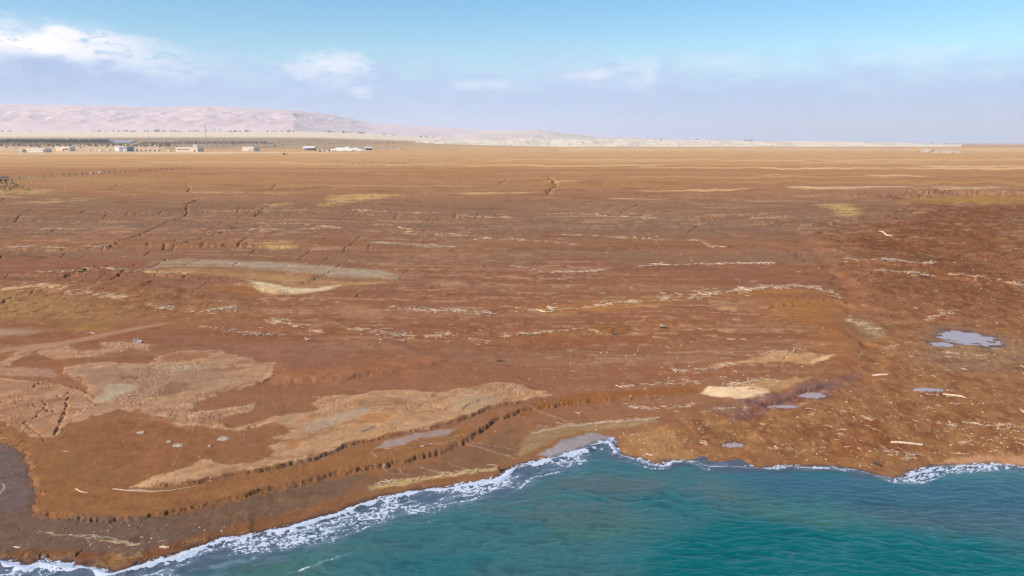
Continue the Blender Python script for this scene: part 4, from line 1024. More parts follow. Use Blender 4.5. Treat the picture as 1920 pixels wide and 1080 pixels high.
# where swash runs over the mud the foam rides just above it
Vf[:, 2] = np.maximum(Vf[:, 2], np.where(D < .3, ground_z(xf, yf) + .02, -9)) if False else Vf[:, 2]
V3, f3 = compact(Vf, faces[fk])
tag(link('sea_foam', grid_mesh('sea_foam', V3, f3, M['foam'])), 'white lacy foam of the small breakers along the muddy waterline', 'foam', kind='stuff')

# ------------------------------------------------------------------ puddles
for cx, cy, rx, ry, zc in HO_W:
    n = 14; a = np.linspace(-1.35, 1.35, n)
    gx, gy = np.meshgrid(a, a); q = np.sqrt(gx ** 2 + gy ** 2)
    ii = np.arange(n * n).reshape(n, n); fc = np.stack([ii[:-1, :-1], ii[:-1, 1:], ii[1:, 1:], ii[1:, :-1]], -1).reshape(-1, 4)
    fc = fc[(q.ravel()[fc] < 1.36).all(1)]
    V_, fc = compact(np.stack([cx + gx.ravel() * rx, cy + gy.ravel() * ry, np.full(n * n, zc - .015)], 1), fc)
    link('puddle', grid_mesh('puddle', V_, fc, M['puddle']))['kind'] = 'structure'

# ------------------------------------------------------------------ hills and bluffs
def ridge(name, mat, px0, px1, ncol, dist_foot, dist_crest, top_px, nrow, seed, col, rough=1.0, base_drop=10, amp=1.0, cv=.35):
    px = np.linspace(px0, px1, ncol); t = (px - 960) / F
    s = np.linspace(0, 1.25, nrow)
    df = np.interp(px, *dist_foot); dc = np.interp(px, *dist_crest)
    yy = df[None, :] + (dc - df)[None, :] * s[:, None]
    xx = t[None, :] * yy
    dcd = dc * CP
    ztop = CAM_H + (267.5 - np.interp(px, *top_px)) / F * dc
    zb = g0(xx[0], yy[0]) - base_drop
    L = float(dc.mean())
    k = 24.0 / L * rough
    rid = 1 - np.abs(fbm(xx * k, yy * k * .6, seed, 5, .55)) * 1.9
    rd2 = fbm(xx * k * .35, yy * k * .35, seed + 3, 3)
    prof = np.clip(s, 0, 1)[:, None] ** .8
    prof = np.where(s[:, None] > 1, 1 - (s[:, None] - 1) * .8, prof)
    bump = np.sin(np.clip(s, 0, 1.0) * math.pi)[:, None]
    zz = zb[None, :] + (ztop - zb)[None, :] * (prof + bump * amp * (.20 * rid - .16 + .16 * rd2)) + (ztop - zb)[None, :] * .05 * rd2 * (s[:, None] > .6)
    ii = np.arange(nrow * ncol).reshape(nrow, ncol)
    fc = np.stack([ii[:-1, :-1], ii[:-1, 1:], ii[1:, 1:], ii[1:, :-1]], -1).reshape(-1, 4)
    n = fbm(xx * k * .5, yy * k * .5, seed + 7, 4)
    c = np.asarray(col)[None, :] * (1 + cv * n.ravel()[:, None])
    Vv = np.stack([xx.ravel(), yy.ravel(), zz.ravel()], 1)
    o = link(name, grid_mesh(name, Vv, fc, mat, np.clip(c, .02, .9))); o['kind'] = 'structure'
    return o


ridge('desert_hills', M['hills'], -700, 1330, 620, ([-700, 560, 700, 1000, 1330], [7000, 7600, 9600, 11500, 13000]), ([-700, 0, 560, 680, 1000, 1330], [10200, 10200, 11500, 18500, 20500, 21000]),
      ([-700, -200, 0, 60, 130, 200, 300, 400, 470, 540, 620, 700, 800, 900, 1000, 1100, 1200, 1290, 1330], [202, 196, 199, 198, 200, 199, 202, 201, 204, 208, 215, 231, 238, 243, 247, 252, 258, 264, 266]), 90, 301, (.78, .54, .47), 1.3, 10, .48, .14)
ridge('marl_slope', M['bluff'], 850, 1150, 200, ([850, 1150], [6400, 6400]), ([850, 1150], [8200, 8200]), ([850, 900, 960, 1010, 1060, 1110, 1150], [256, 248, 245, 244, 250, 257, 262]), 30, 311, (.72, .56, .44), .9, 10, .35, .12)
ridge('marl_bluffs', M['bluff'], 700, 1790, 900, ([700, 1790], [3300, 3300]), ([700, 1790], [3900, 3900]),
      ([700, 780, 830, 900, 1000, 1060, 1100, 1180, 1260, 1330, 1380, 1440, 1520, 1600, 1680, 1740, 1790], [268.5, 265.5, 260.5, 260, 259, 262, 261.2, 260.2, 263, 261.5, 264, 265.2, 264, 265.8, 267.8, 269.2, 270.4]), 40, 321, (.80, .62, .44), 2.2, 3, 1.0, .30)
exec_far = True

# ------------------------------------------------------------------ far farm, trees, masts
def place(px, py):
    x, y = at([px], [py]); x, y = float(x[0]), float(y[0])
    return x, y, float(ground_z(x, y)[0])


def mpp(x, y, z): return depth_of(x, y, z) / F     # metres per photograph pixel at that place


def thing(name, label, cat, loc, group=None, rz=0):
    o = bpy.data.objects.new(name, None); COL.objects.link(o); o.empty_display_size = .5
    o.location = loc; o.rotation_euler = (0, 0, rz); tag(o, label, cat, group); return o


def facing(x, y): return -math.atan2(x, y)


def building(name, label, pxc, pyb, wpx, hpx, deppx, wall='wall', roof='roof', openings=(), slope=0.0, group=None, overhang=.3, turn=0.0, roof_h=.12, cat='building'):
    x, y, z = place(pxc, pyb); s = mpp(x, y, z); w, h, d = wpx * s / 2, hpx * s * .88, deppx * s
    t = thing(name, label, cat, (x, y, z - .1), group, -.22 + turn)
    b = MB(); b.box(-w, w, 0, d, -.6, h); b.build('wall', M[wall], t)
    b = MB(); hh = roof_h * h; o = overhang
    b.add([(-w - o, -o, h + .004), (w + o, -o, h + .004), (w + o, d + o, h + .004 + slope * h), (-w - o, d + o, h + .004 + slope * h), (-w - o, -o, h + hh), (w + o, -o, h + hh), (w + o, d + o, h + hh + slope * h), (-w - o, d + o, h + hh + slope * h)],
          [(0, 3, 2, 1), (4, 5, 6, 7), (0, 1, 5, 4), (1, 2, 6, 5), (2, 3, 7, 6), (3, 0, 4, 7)])
    b.build('roof', M[roof], t)
    for kind, a0, a1, b0, b1, mt in openings:      # fractions of the front: left, right, bottom, top
        q = MB(); q.box(-w + 2 * w * a0, -w + 2 * w * a1, -.06, .25, h * b0, h * b1); q.build(kind, M[mt], t)
    return t


def windows(n, a, b, lo, hi, fill=.5):
    st = (b - a) / n
    return [('window', a + st * (k + .5 - fill / 2), a + st * (k + .5 + fill / 2), lo, hi, 'dark') for k in range(n)]


t = building('farm_shed', 'long low cream shed with a full-length eave shadow and a box end, leftmost farm building', 64, 286, 48, 7.5, 16, openings=[('window', .04, .92, .50, .58, 'grey')] + [('door', .93, .985, .0, .8, 'dark')])  # long grey window strip is a painted eave shadow, no glazing
t = building('gatehouse', 'small square cream block standing against the left end of the long shed', 40, 286, 5, 6.5, 6, openings=[('door', .6, .9, 0, .7, 'dark')])
building('farmhouse', 'small cream house with dark open bays on its right side, beside the long shed', 118, 283, 30, 8, 14, openings=[('door', .48, .62, .1, .55, 'dark'), ('window', .66, .78, .2, .7, 'dark'), ('window', .82, .95, .25, .6, 'dark'), ('window', .12, .2, .4, .6, 'dark')])
building('storehouse', 'tall shed with one white end and grey front, beside the lamp post', 227, 284, 26, 9.5, 20, 'grey', 'roof', openings=[('panel', .0, .36, .02, .98, 'wall2'), ('door', .70, .80, 0, .55, 'wall2'), ('window', .88, .96, .05, .55, 'wall')])
for k, (px, w, h, lab) in enumerate([(166, 5, 3.2, 'tiny cream hut left of the white ended shed, alone in the sand'), (184, 12, 3, 'low pale hut with a flat roof just left of the white ended shed'), (202, 6, 3, 'tiny cream hut touching the left end of the white ended shed')]):
    building('hut', lab, px, 283, w, h, 5, group='small farm huts', openings=[('door', .2, .4, 0, .8, 'dark')])
for k in range(7):
    building('hut', 'small cream hut in the row of seven right of the lamp post', 246 + k * 8.2, 283.5, 5.2, 3.4, 5, group='row of small huts', openings=[('door', .62, .95, 0, .85, 'dark')])
building('hut', 'single little white hut standing left of the long cream block with a tower', 315, 283.5, 6.5, 3.4, 5, wall='wall2', openings=[('door', .35, .6, 0, .8, 'dark')])
t = building('farm_block', 'long cream block with a dark strip of windows and a raised white corner tower', 350, 284, 46, 8, 20, openings=windows(8, .06, .66, .42, .66, .82) + [('door', .84, .9, 0, .5, 'dark')])
sx = mpp(t.location.x, t.location.y, t.location.z)
b = MB(); b.box(14 * sx, 22 * sx, 1 * sx, 9 * sx, 8.98 * sx, 12.5 * sx); b.build('tower', M['wall2'], t)
b = MB(); b.box(18.5 * sx, 21 * sx, .9 * sx, 1.2 * sx, 9.8 * sx, 11.4 * sx); b.build('window', M['dark'], t)
building('barn', 'plain cream square barn with three dark doors, alone right of the radio mast', 465, 283, 24, 8.5, 20, openings=[('door', .56, .64, 0, .5, 'grey'), ('door', .72, .80, 0, .6, 'grey'), ('door', .90, .97, 0, .6, 'grey')], roof='wall')
# open shed: sloping white roof on posts
x, y, z = place(579, 282); s = mpp(x, y, z)
t = thing('open_shed', 'open sided shed with a sloping white roof over deep shade', 'shed', (x, y, z), None, facing(x, y))
b = MB(); b.add([(-13 * s, 0, 3.6 * s), (9 * s, 0, 3.6 * s), (13 * s, 16 * s, 7.5 * s), (-8 * s, 16 * s, 7.5 * s), (-13 * s, 0, 3.9 * s), (9 * s, 0, 3.9 * s), (13 * s, 16 * s, 7.8 * s), (-8 * s, 16 * s, 7.8 * s)], [(0, 3, 2, 1), (4, 5, 6, 7), (0, 1, 5, 4), (1, 2, 6, 5), (2, 3, 7, 6), (3, 0, 4, 7)])
b.build('roof', M['roof'], t)
b = MB(); b.box(-8 * s, 12 * s, 14 * s, 15 * s, -.3, 6.9 * s); b.build('wall', M['grey'], t)
for px_ in (-12, -5, 2, 8.5):
    b = MB(); b.box(px_ * s - .15, px_ * s + .15, .3, .6, -.3, 3.6 * s); b.build('post', M['steel'], t)
# scrap between shed and heap
for k, (px, w, h, mt) in enumerate([(592, 3, 3, 'dark'), (596, 4, 2.4, 'wall2'), (600, 3, 3.4, 'dark'), (604, 3.4, 2.6, 'white'), (608, 3, 3.2, 'grey'), (613, 3.4, 2.2, 'wall2'), (618, 3, 3.0, 'dark')]):
    x, y, z = place(px, 283 + (k % 3) * .5); s = mpp(x, y, z); b = MB()
    b.box(-w * s / 2, w * s / 2, -w * s / 2, w * s / 2, -.3, h * s * .7); b.box(-w * s * .3, w * s * .5, -w * s * .3, w * s * .3, h * s * .7, h * s)
    tag(b.build('scrap_bin', M[mt], None, (x, y, z), .3 * k), 'dark or pale piece of farm scrap between the open shed and the white heap', 'scrap', 'farm scrap by the white heap')
# white heap (marl) and the round-roofed shed at its right
def heap(name, label, px, py, wpx, hpx, dpx, mat, seed, kind=None, cat='heap'):
    x, y, z = place(px, py); s = mpp(x, y, z); n = 40
    a = np.linspace(-1, 1, n); gx, gy = np.meshgrid(a, a); q = np.sqrt(gx ** 2 + gy ** 2)
    h = np.clip(1 - (q + .25 * fbm(gx * 2.5, gy * 2.5, seed + 2, 3)) ** 2.2, -.05, 1) * (1 + .7 * fbm(gx * 2.2, gy * 1.6, seed, 4)) + .05 * fbm(gx * 9, gy * 9, seed + 1, 3)
    ii = np.arange(n * n).reshape(n, n); fc = np.stack([ii[:-1, :-1], ii[:-1, 1:], ii[1:, 1:], ii[1:, :-1]], -1).reshape(-1, 4); fc = fc[(q.ravel()[fc] < 1.02).all(1)]
    V_, fc = compact(np.stack([gx.ravel() * wpx * s / 2, gy.ravel() * dpx * s / 2, h.ravel() * hpx * s - .3], 1), fc)
    return tag(link(name, grid_mesh(name, V_, fc, M[mat]), None, (x, y, z), facing(x, y)), label, cat)
heap('marl_heap', 'long low white heap beside the round roofed shed on the far plain', 650, 282.5, 66, 5.5, 60, 'heap', 401)
heap('sand_heap', 'pale sandy mound far out on the right plain, tallest of its cluster', 1738, 286, 30, 8, 30, 'sand', 411)
heap('sand_heap', 'low pale sand heap stretching right of the tallest sandy mound', 1778, 287, 60, 5, 30, 'sand', 421)
x, y, z = place(690, 283); s = mpp(x, y, z)
t = thing('round_roofed_shed', 'white round roofed shed with a wide dark doorway beside the white heap', 'shed', (x, y, z), None, facing(x, y))
prof = [(-10, 0), (-10, 5), (-8.5, 7.2), (-5, 8.6), (0, 9.2), (5, 8.6), (8.5, 7.2), (10, 5), (10, 0)]
b = MB(); n = len(prof); b.add([(p * s, yy, q * s - .2) for yy in (0, 18 * s) for p, q in prof], [(k, k + 1, n + k + 1, n + k) for k in range(n - 1)] + [tuple(range(n))[::-1], tuple(range(n, 2 * n))]); b.build('shell', M['wall2'], t)
b = MB(); b.box(-4.5 * s, 8.6 * s, -.15, .3, 1.6 * s, 4.8 * s); b.build('door', M['dark'], t)
b = MB(); b.tube([(-9 * s, -.6, 0), (-9.6 * s, -.6, 8.5 * s)], [.25, .2]); b.build('pipe', M['pole'], t)
# bare sign frame on two posts in front of it
x, y, z = place(683, 291); s = mpp(x, y, z)
t = thing('sign_frame', 'thin bare frame on two posts in front of the round roofed shed', 'sign frame', (x, y, z), None, facing(x, y))
for px_ in (-4.5, 4.5):
    b = MB(); b.tube([(px_ * s, 0, -.3), (px_ * s, 0, 6 * s)], [.16, .14], 5); b.build('post', M['rail'], t)
b = MB(); b.box(-4.5 * s, 4.5 * s, -.08, .08, 5.6 * s, 6.1 * s); b.build('crossbar', M['rail'], t)
# small things right of the shed
for k, (px, w) in enumerate([(716, 4), (722, 3), (733, 5), (746, 8)]):
    building('hut', ['cream cabin nearest the right side of the round roofed shed', 'second little cabin right of the round roofed shed', 'third cabin right of the round roofed shed', 'longest and farthest cabin right of the round roofed shed'][k], px, 280.5, w, 2.4, 4, group='cabins right of the round roofed shed', openings=[('door', .3, .6, 0, .8, 'dark')])
# digger-like dark machine on the plain
x, y, z = place(535, 290); s = mpp(x, y, z)
t = thing('farm_machine', 'small dark farm machine with a raised arm alone on the brown plain', 'machine', (x, y, z), None, facing(x, y))
b = MB(); b.box(-4 * s, -1.5 * s, -1 * s, 1 * s, .5 * s, 3.6 * s); b.build('cab', M['wood_dark'], t)
b = MB(); b.box(-5 * s, 3.5 * s, -1 * s, 1 * s, -.2, .8 * s); b.build('track', M['dark'], t)
b = MB(); b.tube([(-1.5 * s, 0, 1.6 * s), (2 * s, 0, 2.2 * s), (5 * s, 0, 2.6 * s), (3 * s, 0, .9 * s)], [.35 * s, .4 * s, .3 * s, .2 * s]); b.build('arm', M['pole'], t)
# radio mast
x, y, z = place(388, 279); s = mpp(x, y, z); H = 41 * s
t = thing('radio_mast', 'slender lattice radio mast rising against the pale hills', 'mast', (x, y, z))
for k in range(3):
    q = 2 * math.pi * k / 3; b = MB(); b.tube([(1.1 * math.cos(q), 1.1 * math.sin(q), -.5), (.35 * math.cos(q), .35 * math.sin(q), H)], [.16, .12], 4); b.build('leg', M['steel'], t)
b = MB()
for k in range(22):
    z0 = H * k / 22; r0 = 1.1 - .75 * k / 22; z1 = H * (k + 1) / 22
    for j in range(3):
        q0 = 2 * math.pi * j / 3; q1 = 2 * math.pi * (j + 1) / 3
        b.tube([(r0 * math.cos(q0), r0 * math.sin(q0), z0), (r0 * math.cos(q1), r0 * math.sin(q1), z1)], [.07, .07], 3)
b.build('lattice', M['steel'], t)
b = MB(); b.tube([(0, 0, H), (0, 0, H + 2.5)], [.1, .05], 4); b.box(-.4, .4, -.4, .4, H - 5, H - 1); b.build('antenna', M['steel'], t)
for px, h, lab in ((386, 12, 'thin white pole just left of the lattice mast'), (391, 16, 'thin white pole just right of the lattice mast, the taller of the two')):
    x, y, z = place(px, 279); s = mpp(x, y, z); b = MB(); b.tube([(0, 0, -.5), (0, 0, h * s)], [.3, .2], 5)
    b.box(-.6, .6, -.3, .3, h * s - 1.2, h * s); tag(b.build('pole', M['white'], None, (x, y, z)), lab, 'pole', 'white poles by the mast')
# lamp post
x, y, z = place(256.5, 284); s = mpp(x, y, z); H = 18 * s
t = thing('lamp_post', 'tall dark floodlight post among the farm huts', 'lamp post', (x, y, z), None, facing(x, y))
b = MB(); b.tube([(0, 0, -.5), (0, 0, H)], [.32, .2], 6); b.build('post', M['pole'], t)
b = MB(); b.box(-1.6, 1.6, -.3, .3, H - 1.2, H + .6); b.build('lamp_head', M['pole'], t)
# dark blue pool with white bank and sheet roof behind
x, y, z = place(214, 269); 
mb = MB(); xa, ya, za = place(176, 267.2); xb, yb, zb = place(252, 267.2)
P = [place(190, 268.8), place(244, 268.8), place(253, 264.4), place(176, 264.4)]
zz = max(p[2] for p in P) + 2.5
o = link('reservoir', grid_mesh('reservoir', np.array([(p[0], p[1], p[2] + 2.2) for p in P]), np.array([[0, 1, 2, 3]]), M['pond'])); o['kind'] = 'structure'

# ---- trees
def palm_mesh(i):
    r = random.Random(50 + i); b = MB(); h = r.uniform(8.5, 11)
    b.tube([(0, 0, -.5), (.15, 0, h * .5), (r.uniform(-.5, .5), 0, h)], [.42, .34, .26], 5, 0)
    for k in range(13):
        a = k * 2.399 + r.random(); up = r.uniform(.1, 1.0); L = r.uniform(3.6, 4.8); wd = .75
        p = [Vector((0, 0, h)), Vector((math.cos(a) * L * .5, math.sin(a) * L * .5, h + L * .32 * up)), Vector((math.cos(a) * L * .95, math.sin(a) * L * .95, h - L * (.35 - .3 * up) - .8))]
        sdv = Vector((-math.sin(a), math.cos(a), 0)) * wd
        b.add([p[0] - sdv * .3, p[0] + sdv * .3, p[1] + sdv - Vector((0, 0, .3)), p[1] + Vector((0, 0, .15)), p[1] - sdv - Vector((0, 0, .3)), p[2] + sdv * .25, p[2] - sdv * .25],
              [(0, 1, 2, 3), (0, 3, 4), (3, 2, 5), (4, 3, 5, 6)], 1)
    return b.mesh('palm_tree', [M['trunk'], M['frond']])


def bush_mesh(i, h=3.2, w=3.4, n=46, name='tree', mat='leaf', leaf=.75):
    r = random.Random(80 + i); b = MB()
    b.tube([(0, 0, -.3), (.1 * h, 0, h * .35), (0, .1, h * .6)], [.12 * h * .5, .09 * h * .5, .03 * h], 5, 0)
    for k in range(n):
        a = r.random() * 6.283; q = math.sqrt(r.random()); zz = r.uniform(.25, 1.0)
        rr = w / 2 * q * math.sin(min(1, zz * 1.1) * 2.6 + .3) * r.uniform(.7, 1.15)
        c = Vector((math.cos(a) * rr, math.sin(a) * rr, h * zz)); d1 = Vector((r.gauss(0, 1), r.gauss(0, 1), r.gauss(0, .6))).normalized(); d2 = d1.cross(Vector((r.gauss(0, 1), r.gauss(0, 1), r.gauss(0, 1)))).normalized(); sz = leaf * r.uniform(.6, 1.3)
        b.add([c - d1 * sz - d2 * sz * .5, c + d1 * sz - d2 * sz * .6, c + d1 * sz * .8 + d2 * sz * .6, c - d1 * sz * .7 + d2 * sz * .5], [(0, 1, 2, 3)], 1)
    return b.mesh(name, [M['trunk'], M[mat]])


PALMS = [palm_mesh(k) for k in range(4)]
TREES = [bush_mesh(k, random.uniform(4, 6), random.uniform(5, 7.5)) for k in range(5)]
rr = random.Random(5)
def scatter_px(items):      # batch placement
    a = np.array(items, float); x, y = at(a[:, 0], a[:, 1]); z = ground_z(x, y); return x, y, z
def mass(name, label, L, meshes, sc0, sc1, cat, mats):
    x, y, z = scatter_px(L); vs = []; fs = []; ms = []; off = 0
    data = [(np.array([v.co[:] for v in m.vertices]), [tuple(p.vertices) for p in m.polygons], [p.material_index for p in m.polygons]) for m in meshes]
    for k in range(len(L)):
        v, f, mi = data[k % len(data)]; a = rr.random() * 6.28; s = rr.uniform(sc0, sc1)
        ca_, sa_ = math.cos(a) * s, math.sin(a) * s
        w = np.stack([v[:, 0] * ca_ - v[:, 1] * sa_ + x[k], v[:, 0] * sa_ + v[:, 1] * ca_ + y[k], v[:, 2] * s + z[k]], 1)
        vs.append(w); fs += [tuple(q + off for q in g) for g in f]; ms += mi; off += len(v)
    me = bpy.data.meshes.new(name); me.from_pydata(np.vstack(vs).tolist(), [], fs); me.update()
    for m in mats: me.materials.append(m)
    me.polygons.foreach_set('material_index', ms)
    return tag(link(name, me), label, cat, kind='stuff')
# palm grove in rows at the far left: the front ranks are single trees, the rest of the grove one mass
L = []
for row in range(4):
    for k in range(74):
        px = -40 + k * 3.5 + row * 1.2 + rr.uniform(-.6, .6)
        if px > 214 - row * 2: continue
        L.append((px, 271.8 - row * .7 + rr.uniform(-.1, .1)))
x, y, z = scatter_px(L)
LB = [(rr.uniform(-60, 205), rr.uniform(266.2, 269.6)) for _ in range(420)]
for k in range(len(L)):
    o = link('palm_tree', PALMS[k % 4], None, (x[k], y[k], z[k]), rr.random() * 6.28); sc = rr.uniform(.9, 1.15); o.scale = (sc, sc, sc)
    tag(o, 'dark green date palm in the rows of the grove on the far left plain', 'palm tree', 'date palm grove')
mass('palm_grove', 'dense back ranks of the dark date palm grove on the far left plain', LB, PALMS, .9, 1.15, 'palm grove', [M['trunk'], M['frond']])
L = []
for row in range(6):
    for k in range(66):
        px = 250 + k * 4.1 + rr.uniform(-1.5, 1.5)
        if px > 515 - row * 3 or px < 258 + row * 2: continue
        L.append((px, 270.4 - row * .85 + .9 * (px < 330) + rr.uniform(-.2, .2)))
for k in range(300):
    px = rr.uniform(-60, 320); L.append((px, rr.uniform(271.5, 275.5)))
mass('orchard', 'dull green orchard and scrub spread across the far left plain', L, TREES, .55, .95, 'orchard', [M['trunk'], M['leaf']])
# single trees one can pick out
singles = [(545, 266, 'group_a'), (560, 268, ''), (570, 263, ''), (596, 269, ''), (606, 266, ''), (620, 270, ''), (648, 268, ''), (662, 270, ''), (705, 270.5, ''), (727, 269.5, ''), (737, 269, ''), (787, 267.5, ''), (835, 270, ''), (540, 271, ''), (500, 272, ''), (515, 274, ''), (523, 268.5, ''), (440, 273, ''), (420, 275, ''), (530, 272.5, ''), (580, 271, ''), (632, 264, ''), (672, 265, ''), (690, 266, ''), (752, 265.5, ''), (140, 277, ''), (152, 278.5, ''), (100, 277, ''), (30, 278, ''), (12, 277.5, ''), (75, 276.5, ''), (300, 277, ''), (270, 276, ''), (330, 275.5, ''), (200, 276, '')]
x, y, z = scatter_px([s_[:2] for s_ in singles])
for k in range(len(singles)):
    o = link('tree', TREES[k % 5], None, (x[k], y[k], z[k]), rr.random() * 6); sc = rr.uniform(.7, 1.15); o.scale = (sc, sc, sc * .85)
    tag(o, 'small dark scrub tree dotted on the pale plain around the farm buildings', 'tree', 'scattered trees of the far plain')
# trees and houses along the foot of the hills and on top of the bluffs
def at_dist(px, dist, zoff=0.0):
    t = (px - 960) / F; xx = t * dist; return xx, dist, float(ground_z(xx, dist)[0]) + zoff
hv = []
for a, b_, n, dist in [(-60, 75, 14, 6900), (160, 345, 26, 6900), (300, 350, 12, 6850), (365, 385, 5, 6800), (440, 500, 14, 6800), (505, 560, 8, 6800)]:
    for k in range(n): hv.append((rr.uniform(a, b_), dist + rr.uniform(-200, 100)))
for px, dist in hv:
    xx, yy, zz = at_dist(px, dist); o = link('tree', TREES[rr.randrange(5)], None, (xx, yy, zz), rr.random() * 6); sc = rr.uniform(1.6, 3.0); o.scale = (sc * 1.5, sc * 1.5, sc)
    tag(o, 'hazy dark tree in the village line along the foot of the pale hills', 'tree', 'trees at the foot of the hills')
for px, w, h in [(308, 9, 6), (400, 14, 3), (412, 8, 6), (424, 5, 5.5), (373, 8, 3), (190, 5, 3), (213, 4, 3), (245, 5, 3), (260, 6, 2.5), (15, 5, 3), (290, 5, 3), (540, 8, 3), (596, 6, 3)]:
    xx, yy, zz = at_dist(px, 6800); s = depth_of(xx, yy, zz) / F; b = MB(); b.box(-w * s / 2, w * s / 2, 0, w * s * .7, -3, h * s * .85); b.box(-w * s * .28, w * s * .3, 1.5, w * s * .5, h * s * .85, h * s)
    tag(b.build('house', M['wall2'], None, (xx, yy, zz), facing(xx, yy)), 'tiny white house in the village along the foot of the pale hills', 'house', 'white houses at the foot of the hills')
# bluish town farther off in the middle
tm = []
for k in range(60):
    px = 620 + rr.random() ** 1.4 * 420; tm.append((px, 7400 + rr.uniform(-300, 500)))
for k, (px, dist) in enumerate(tm):
    xx, yy, zz = at_dist(px, dist)
    if k % 2:
        b = MB(); w = rr.uniform(8, 22); h = rr.uniform(6, 16); b.box(-w, w, 0, 15, -4, h); b.box(-w * .5, w * .2, 3, 12, h, h * 1.35)
        tag(b.build('house', M['wall2'], None, (xx, yy, zz), facing(xx, yy)), 'tiny pale house of the hazy far town below the fading hills', 'house', 'houses of the far town')
    else:
        o = link('tree', TREES[k % 5], None, (xx, yy, zz), rr.random() * 6); sc = rr.uniform(2.0, 3.6); o.scale = (sc * 1.8, sc * 1.5, sc)
        tag(o, 'hazy tree of the far town below the fading hills', 'tree', 'trees of the far town')
bl = [(905, 1), (935, 1), (945, 1), (1004, 1), (1012, 1), (1030, 1), (1150, 1), (1162, 1), (1180, 1), (1190, 1), (1210, 1), (1222, 1), (1235, 1), (1300, 1), (1390, 1.6), (1396, 1.3), (1401, 1.5), (1550, 1), (1560, 1), (1576, 1), (1612, 1), (1630, 1), (1650, 1), (1668, 1), (1700, 1), (1735, 1), (1760, 1), (1780, 1), (1810, 1)]
for px, q in bl:
    xx, yy, zz = at_dist(px, 4300); zt = CAM_H + (267.5 - float(np.interp(px, [700, 830, 1000, 1100, 1300, 1440, 1600, 1700, 1800], [266, 260, 259.5, 260.5, 261, 265, 265.5, 268, 269.5]))) / F * 4300 - 3
    o = link('tree', TREES[rr.randrange(5)], None, (xx, yy, max(zz, zt) - 1.5), rr.random() * 6); o.scale = (2.0 * q, 2.0, 1.3 * q)
    tag(o, 'small hazy tree on the skyline above the white bluffs', 'tree', 'trees on the white bluffs')

# ---- fence across the left middle distance
fl = [(-40, 343), (0, 340), (23, 338.5), (37, 337.5), (58, 335.5), (72, 334), (82, 333), (97, 332), (120, 331.5), (131, 331), (141, 330.5), (155, 330), (163, 329), (175, 328), (185, 327)]
post_me = MB(); post_me.tube([(0, 0, -.4), (.03, 0, 1.0), (0, .02, 1.95)], [.16, .15, .13], 5); post_me = post_me.mesh('post', M['pole'])
def fence(pxs, label):
    P = []
    for px, py in pxs: P.append(place(px, py))
    t = thing('post_fence', label, 'fence', P[0])
    for k, p in enumerate(P):
        o = link('post', post_me, t, (p[0] - P[0][0], p[1] - P[0][1], p[2] - P[0][2]), k * 1.3); o.scale = (1, 1, .85 + .3 * rr.random())
    for k in range(len(P) - 1):
        a = Vector(P[k]) - Vector(P[0]); c = Vector(P[k + 1]) - Vector(P[0])
        b = MB()
        for hgt in (.7, 1.6): b.tube([a + Vector((0, -.1, hgt)), (a + c) / 2 + Vector((0, -.1, hgt - .12)), c + Vector((0, -.1, hgt))], [.06, .06, .06], 4)
        b.build('rail', M['rail'], t)
    return t
fence(fl, 'weathered post and rail fence on the left of the brown plain, its near run')
fence([(195, 326), (205, 325.6), (215, 325.2), (226, 324.8), (235, 324.2), (245, 323.8), (264, 322.6), (274, 322), (283, 321.4), (293, 320.8), (303, 320.3), (312, 319.8), (322, 319.3), (334, 318.8), (345, 318.2), (357, 317.6)], 'far run of thin fence posts crossing the left of the brown plain')
fence([(650, 309), (661, 308.8), (672, 308.6), (684, 308.4), (696, 308.2), (708, 308), (720, 307.8), (732, 307.6), (745, 307.4), (757, 307.2), (769, 307)], 'far fence of thin posts standing in a pale strip of the plain')
for px, py, r, lab in [(187, 326, 1.0, 'white block standing in the gap of the post fence'), (58, 334.5, .6, 'small white stone by the near run of the post fence'), (171, 326.5, .7, 'dull pale stone left of the white block in the fence gap')]:
    x, y, z = place(px, py); b = MB(); b.tube([(0, 0, -.3), (0, 0, .5 * r), (.05, 0, 1.3 * r)], [r * .9, r, r * .55], 7)
    tag(b.build('boulder', M['white'], None, (x, y, z), .6), lab, 'boulder')
# slatted shelter at the left edge
x, y, z = place(8, 340); s = mpp(x, y, z)
t = thing('shelter', 'small grey slatted shelter on posts above yellow bushes at the left edge', 'shelter', (x, y, z), None, facing(x, y))
for px_ in (-7, 0, 7):
    b = MB(); b.tube([(px_ * s, 0, -.4), (px_ * s, 0, 9.5 * s)], [.14, .12], 5); b.build('post', M['pole'], t)
for k in range(6):
    b = MB(); b.box(-8 * s, 7.5 * s, -.16, -.06, (4.6 + k * .85) * s, (5.2 + k * .85) * s); b.build('slat', M['steel'], t)
b = MB(); b.box(-8 * s, -3 * s, .2, 2.2, -.2, 3.4 * s); b.box(1 * s, 5 * s, .2, 2, -.2, 2.8 * s); b.build('crate', M['wood_dark'], t)
yb_me = [bush_mesh(20 + k, 2.4, 3.4, 70, 'bush', 'yellow', .32) for k in range(3)]
for k, (px, py) in enumerate([(3, 352), (10, 350), (-8, 355), (20, 347), (28, 353), (33, 350), (8, 358), (44, 354), (16, 356), (50, 357)]):
    x, y, z = place(px, py); o = link('bush', yb_me[k % 3], None, (x, y, z), k); o.scale = (1.1, 1.1, 1 if k < 5 else .6)
    tag(o, 'dry yellow bush in the clump below the slatted shelter', 'bush', 'dry yellow bushes')

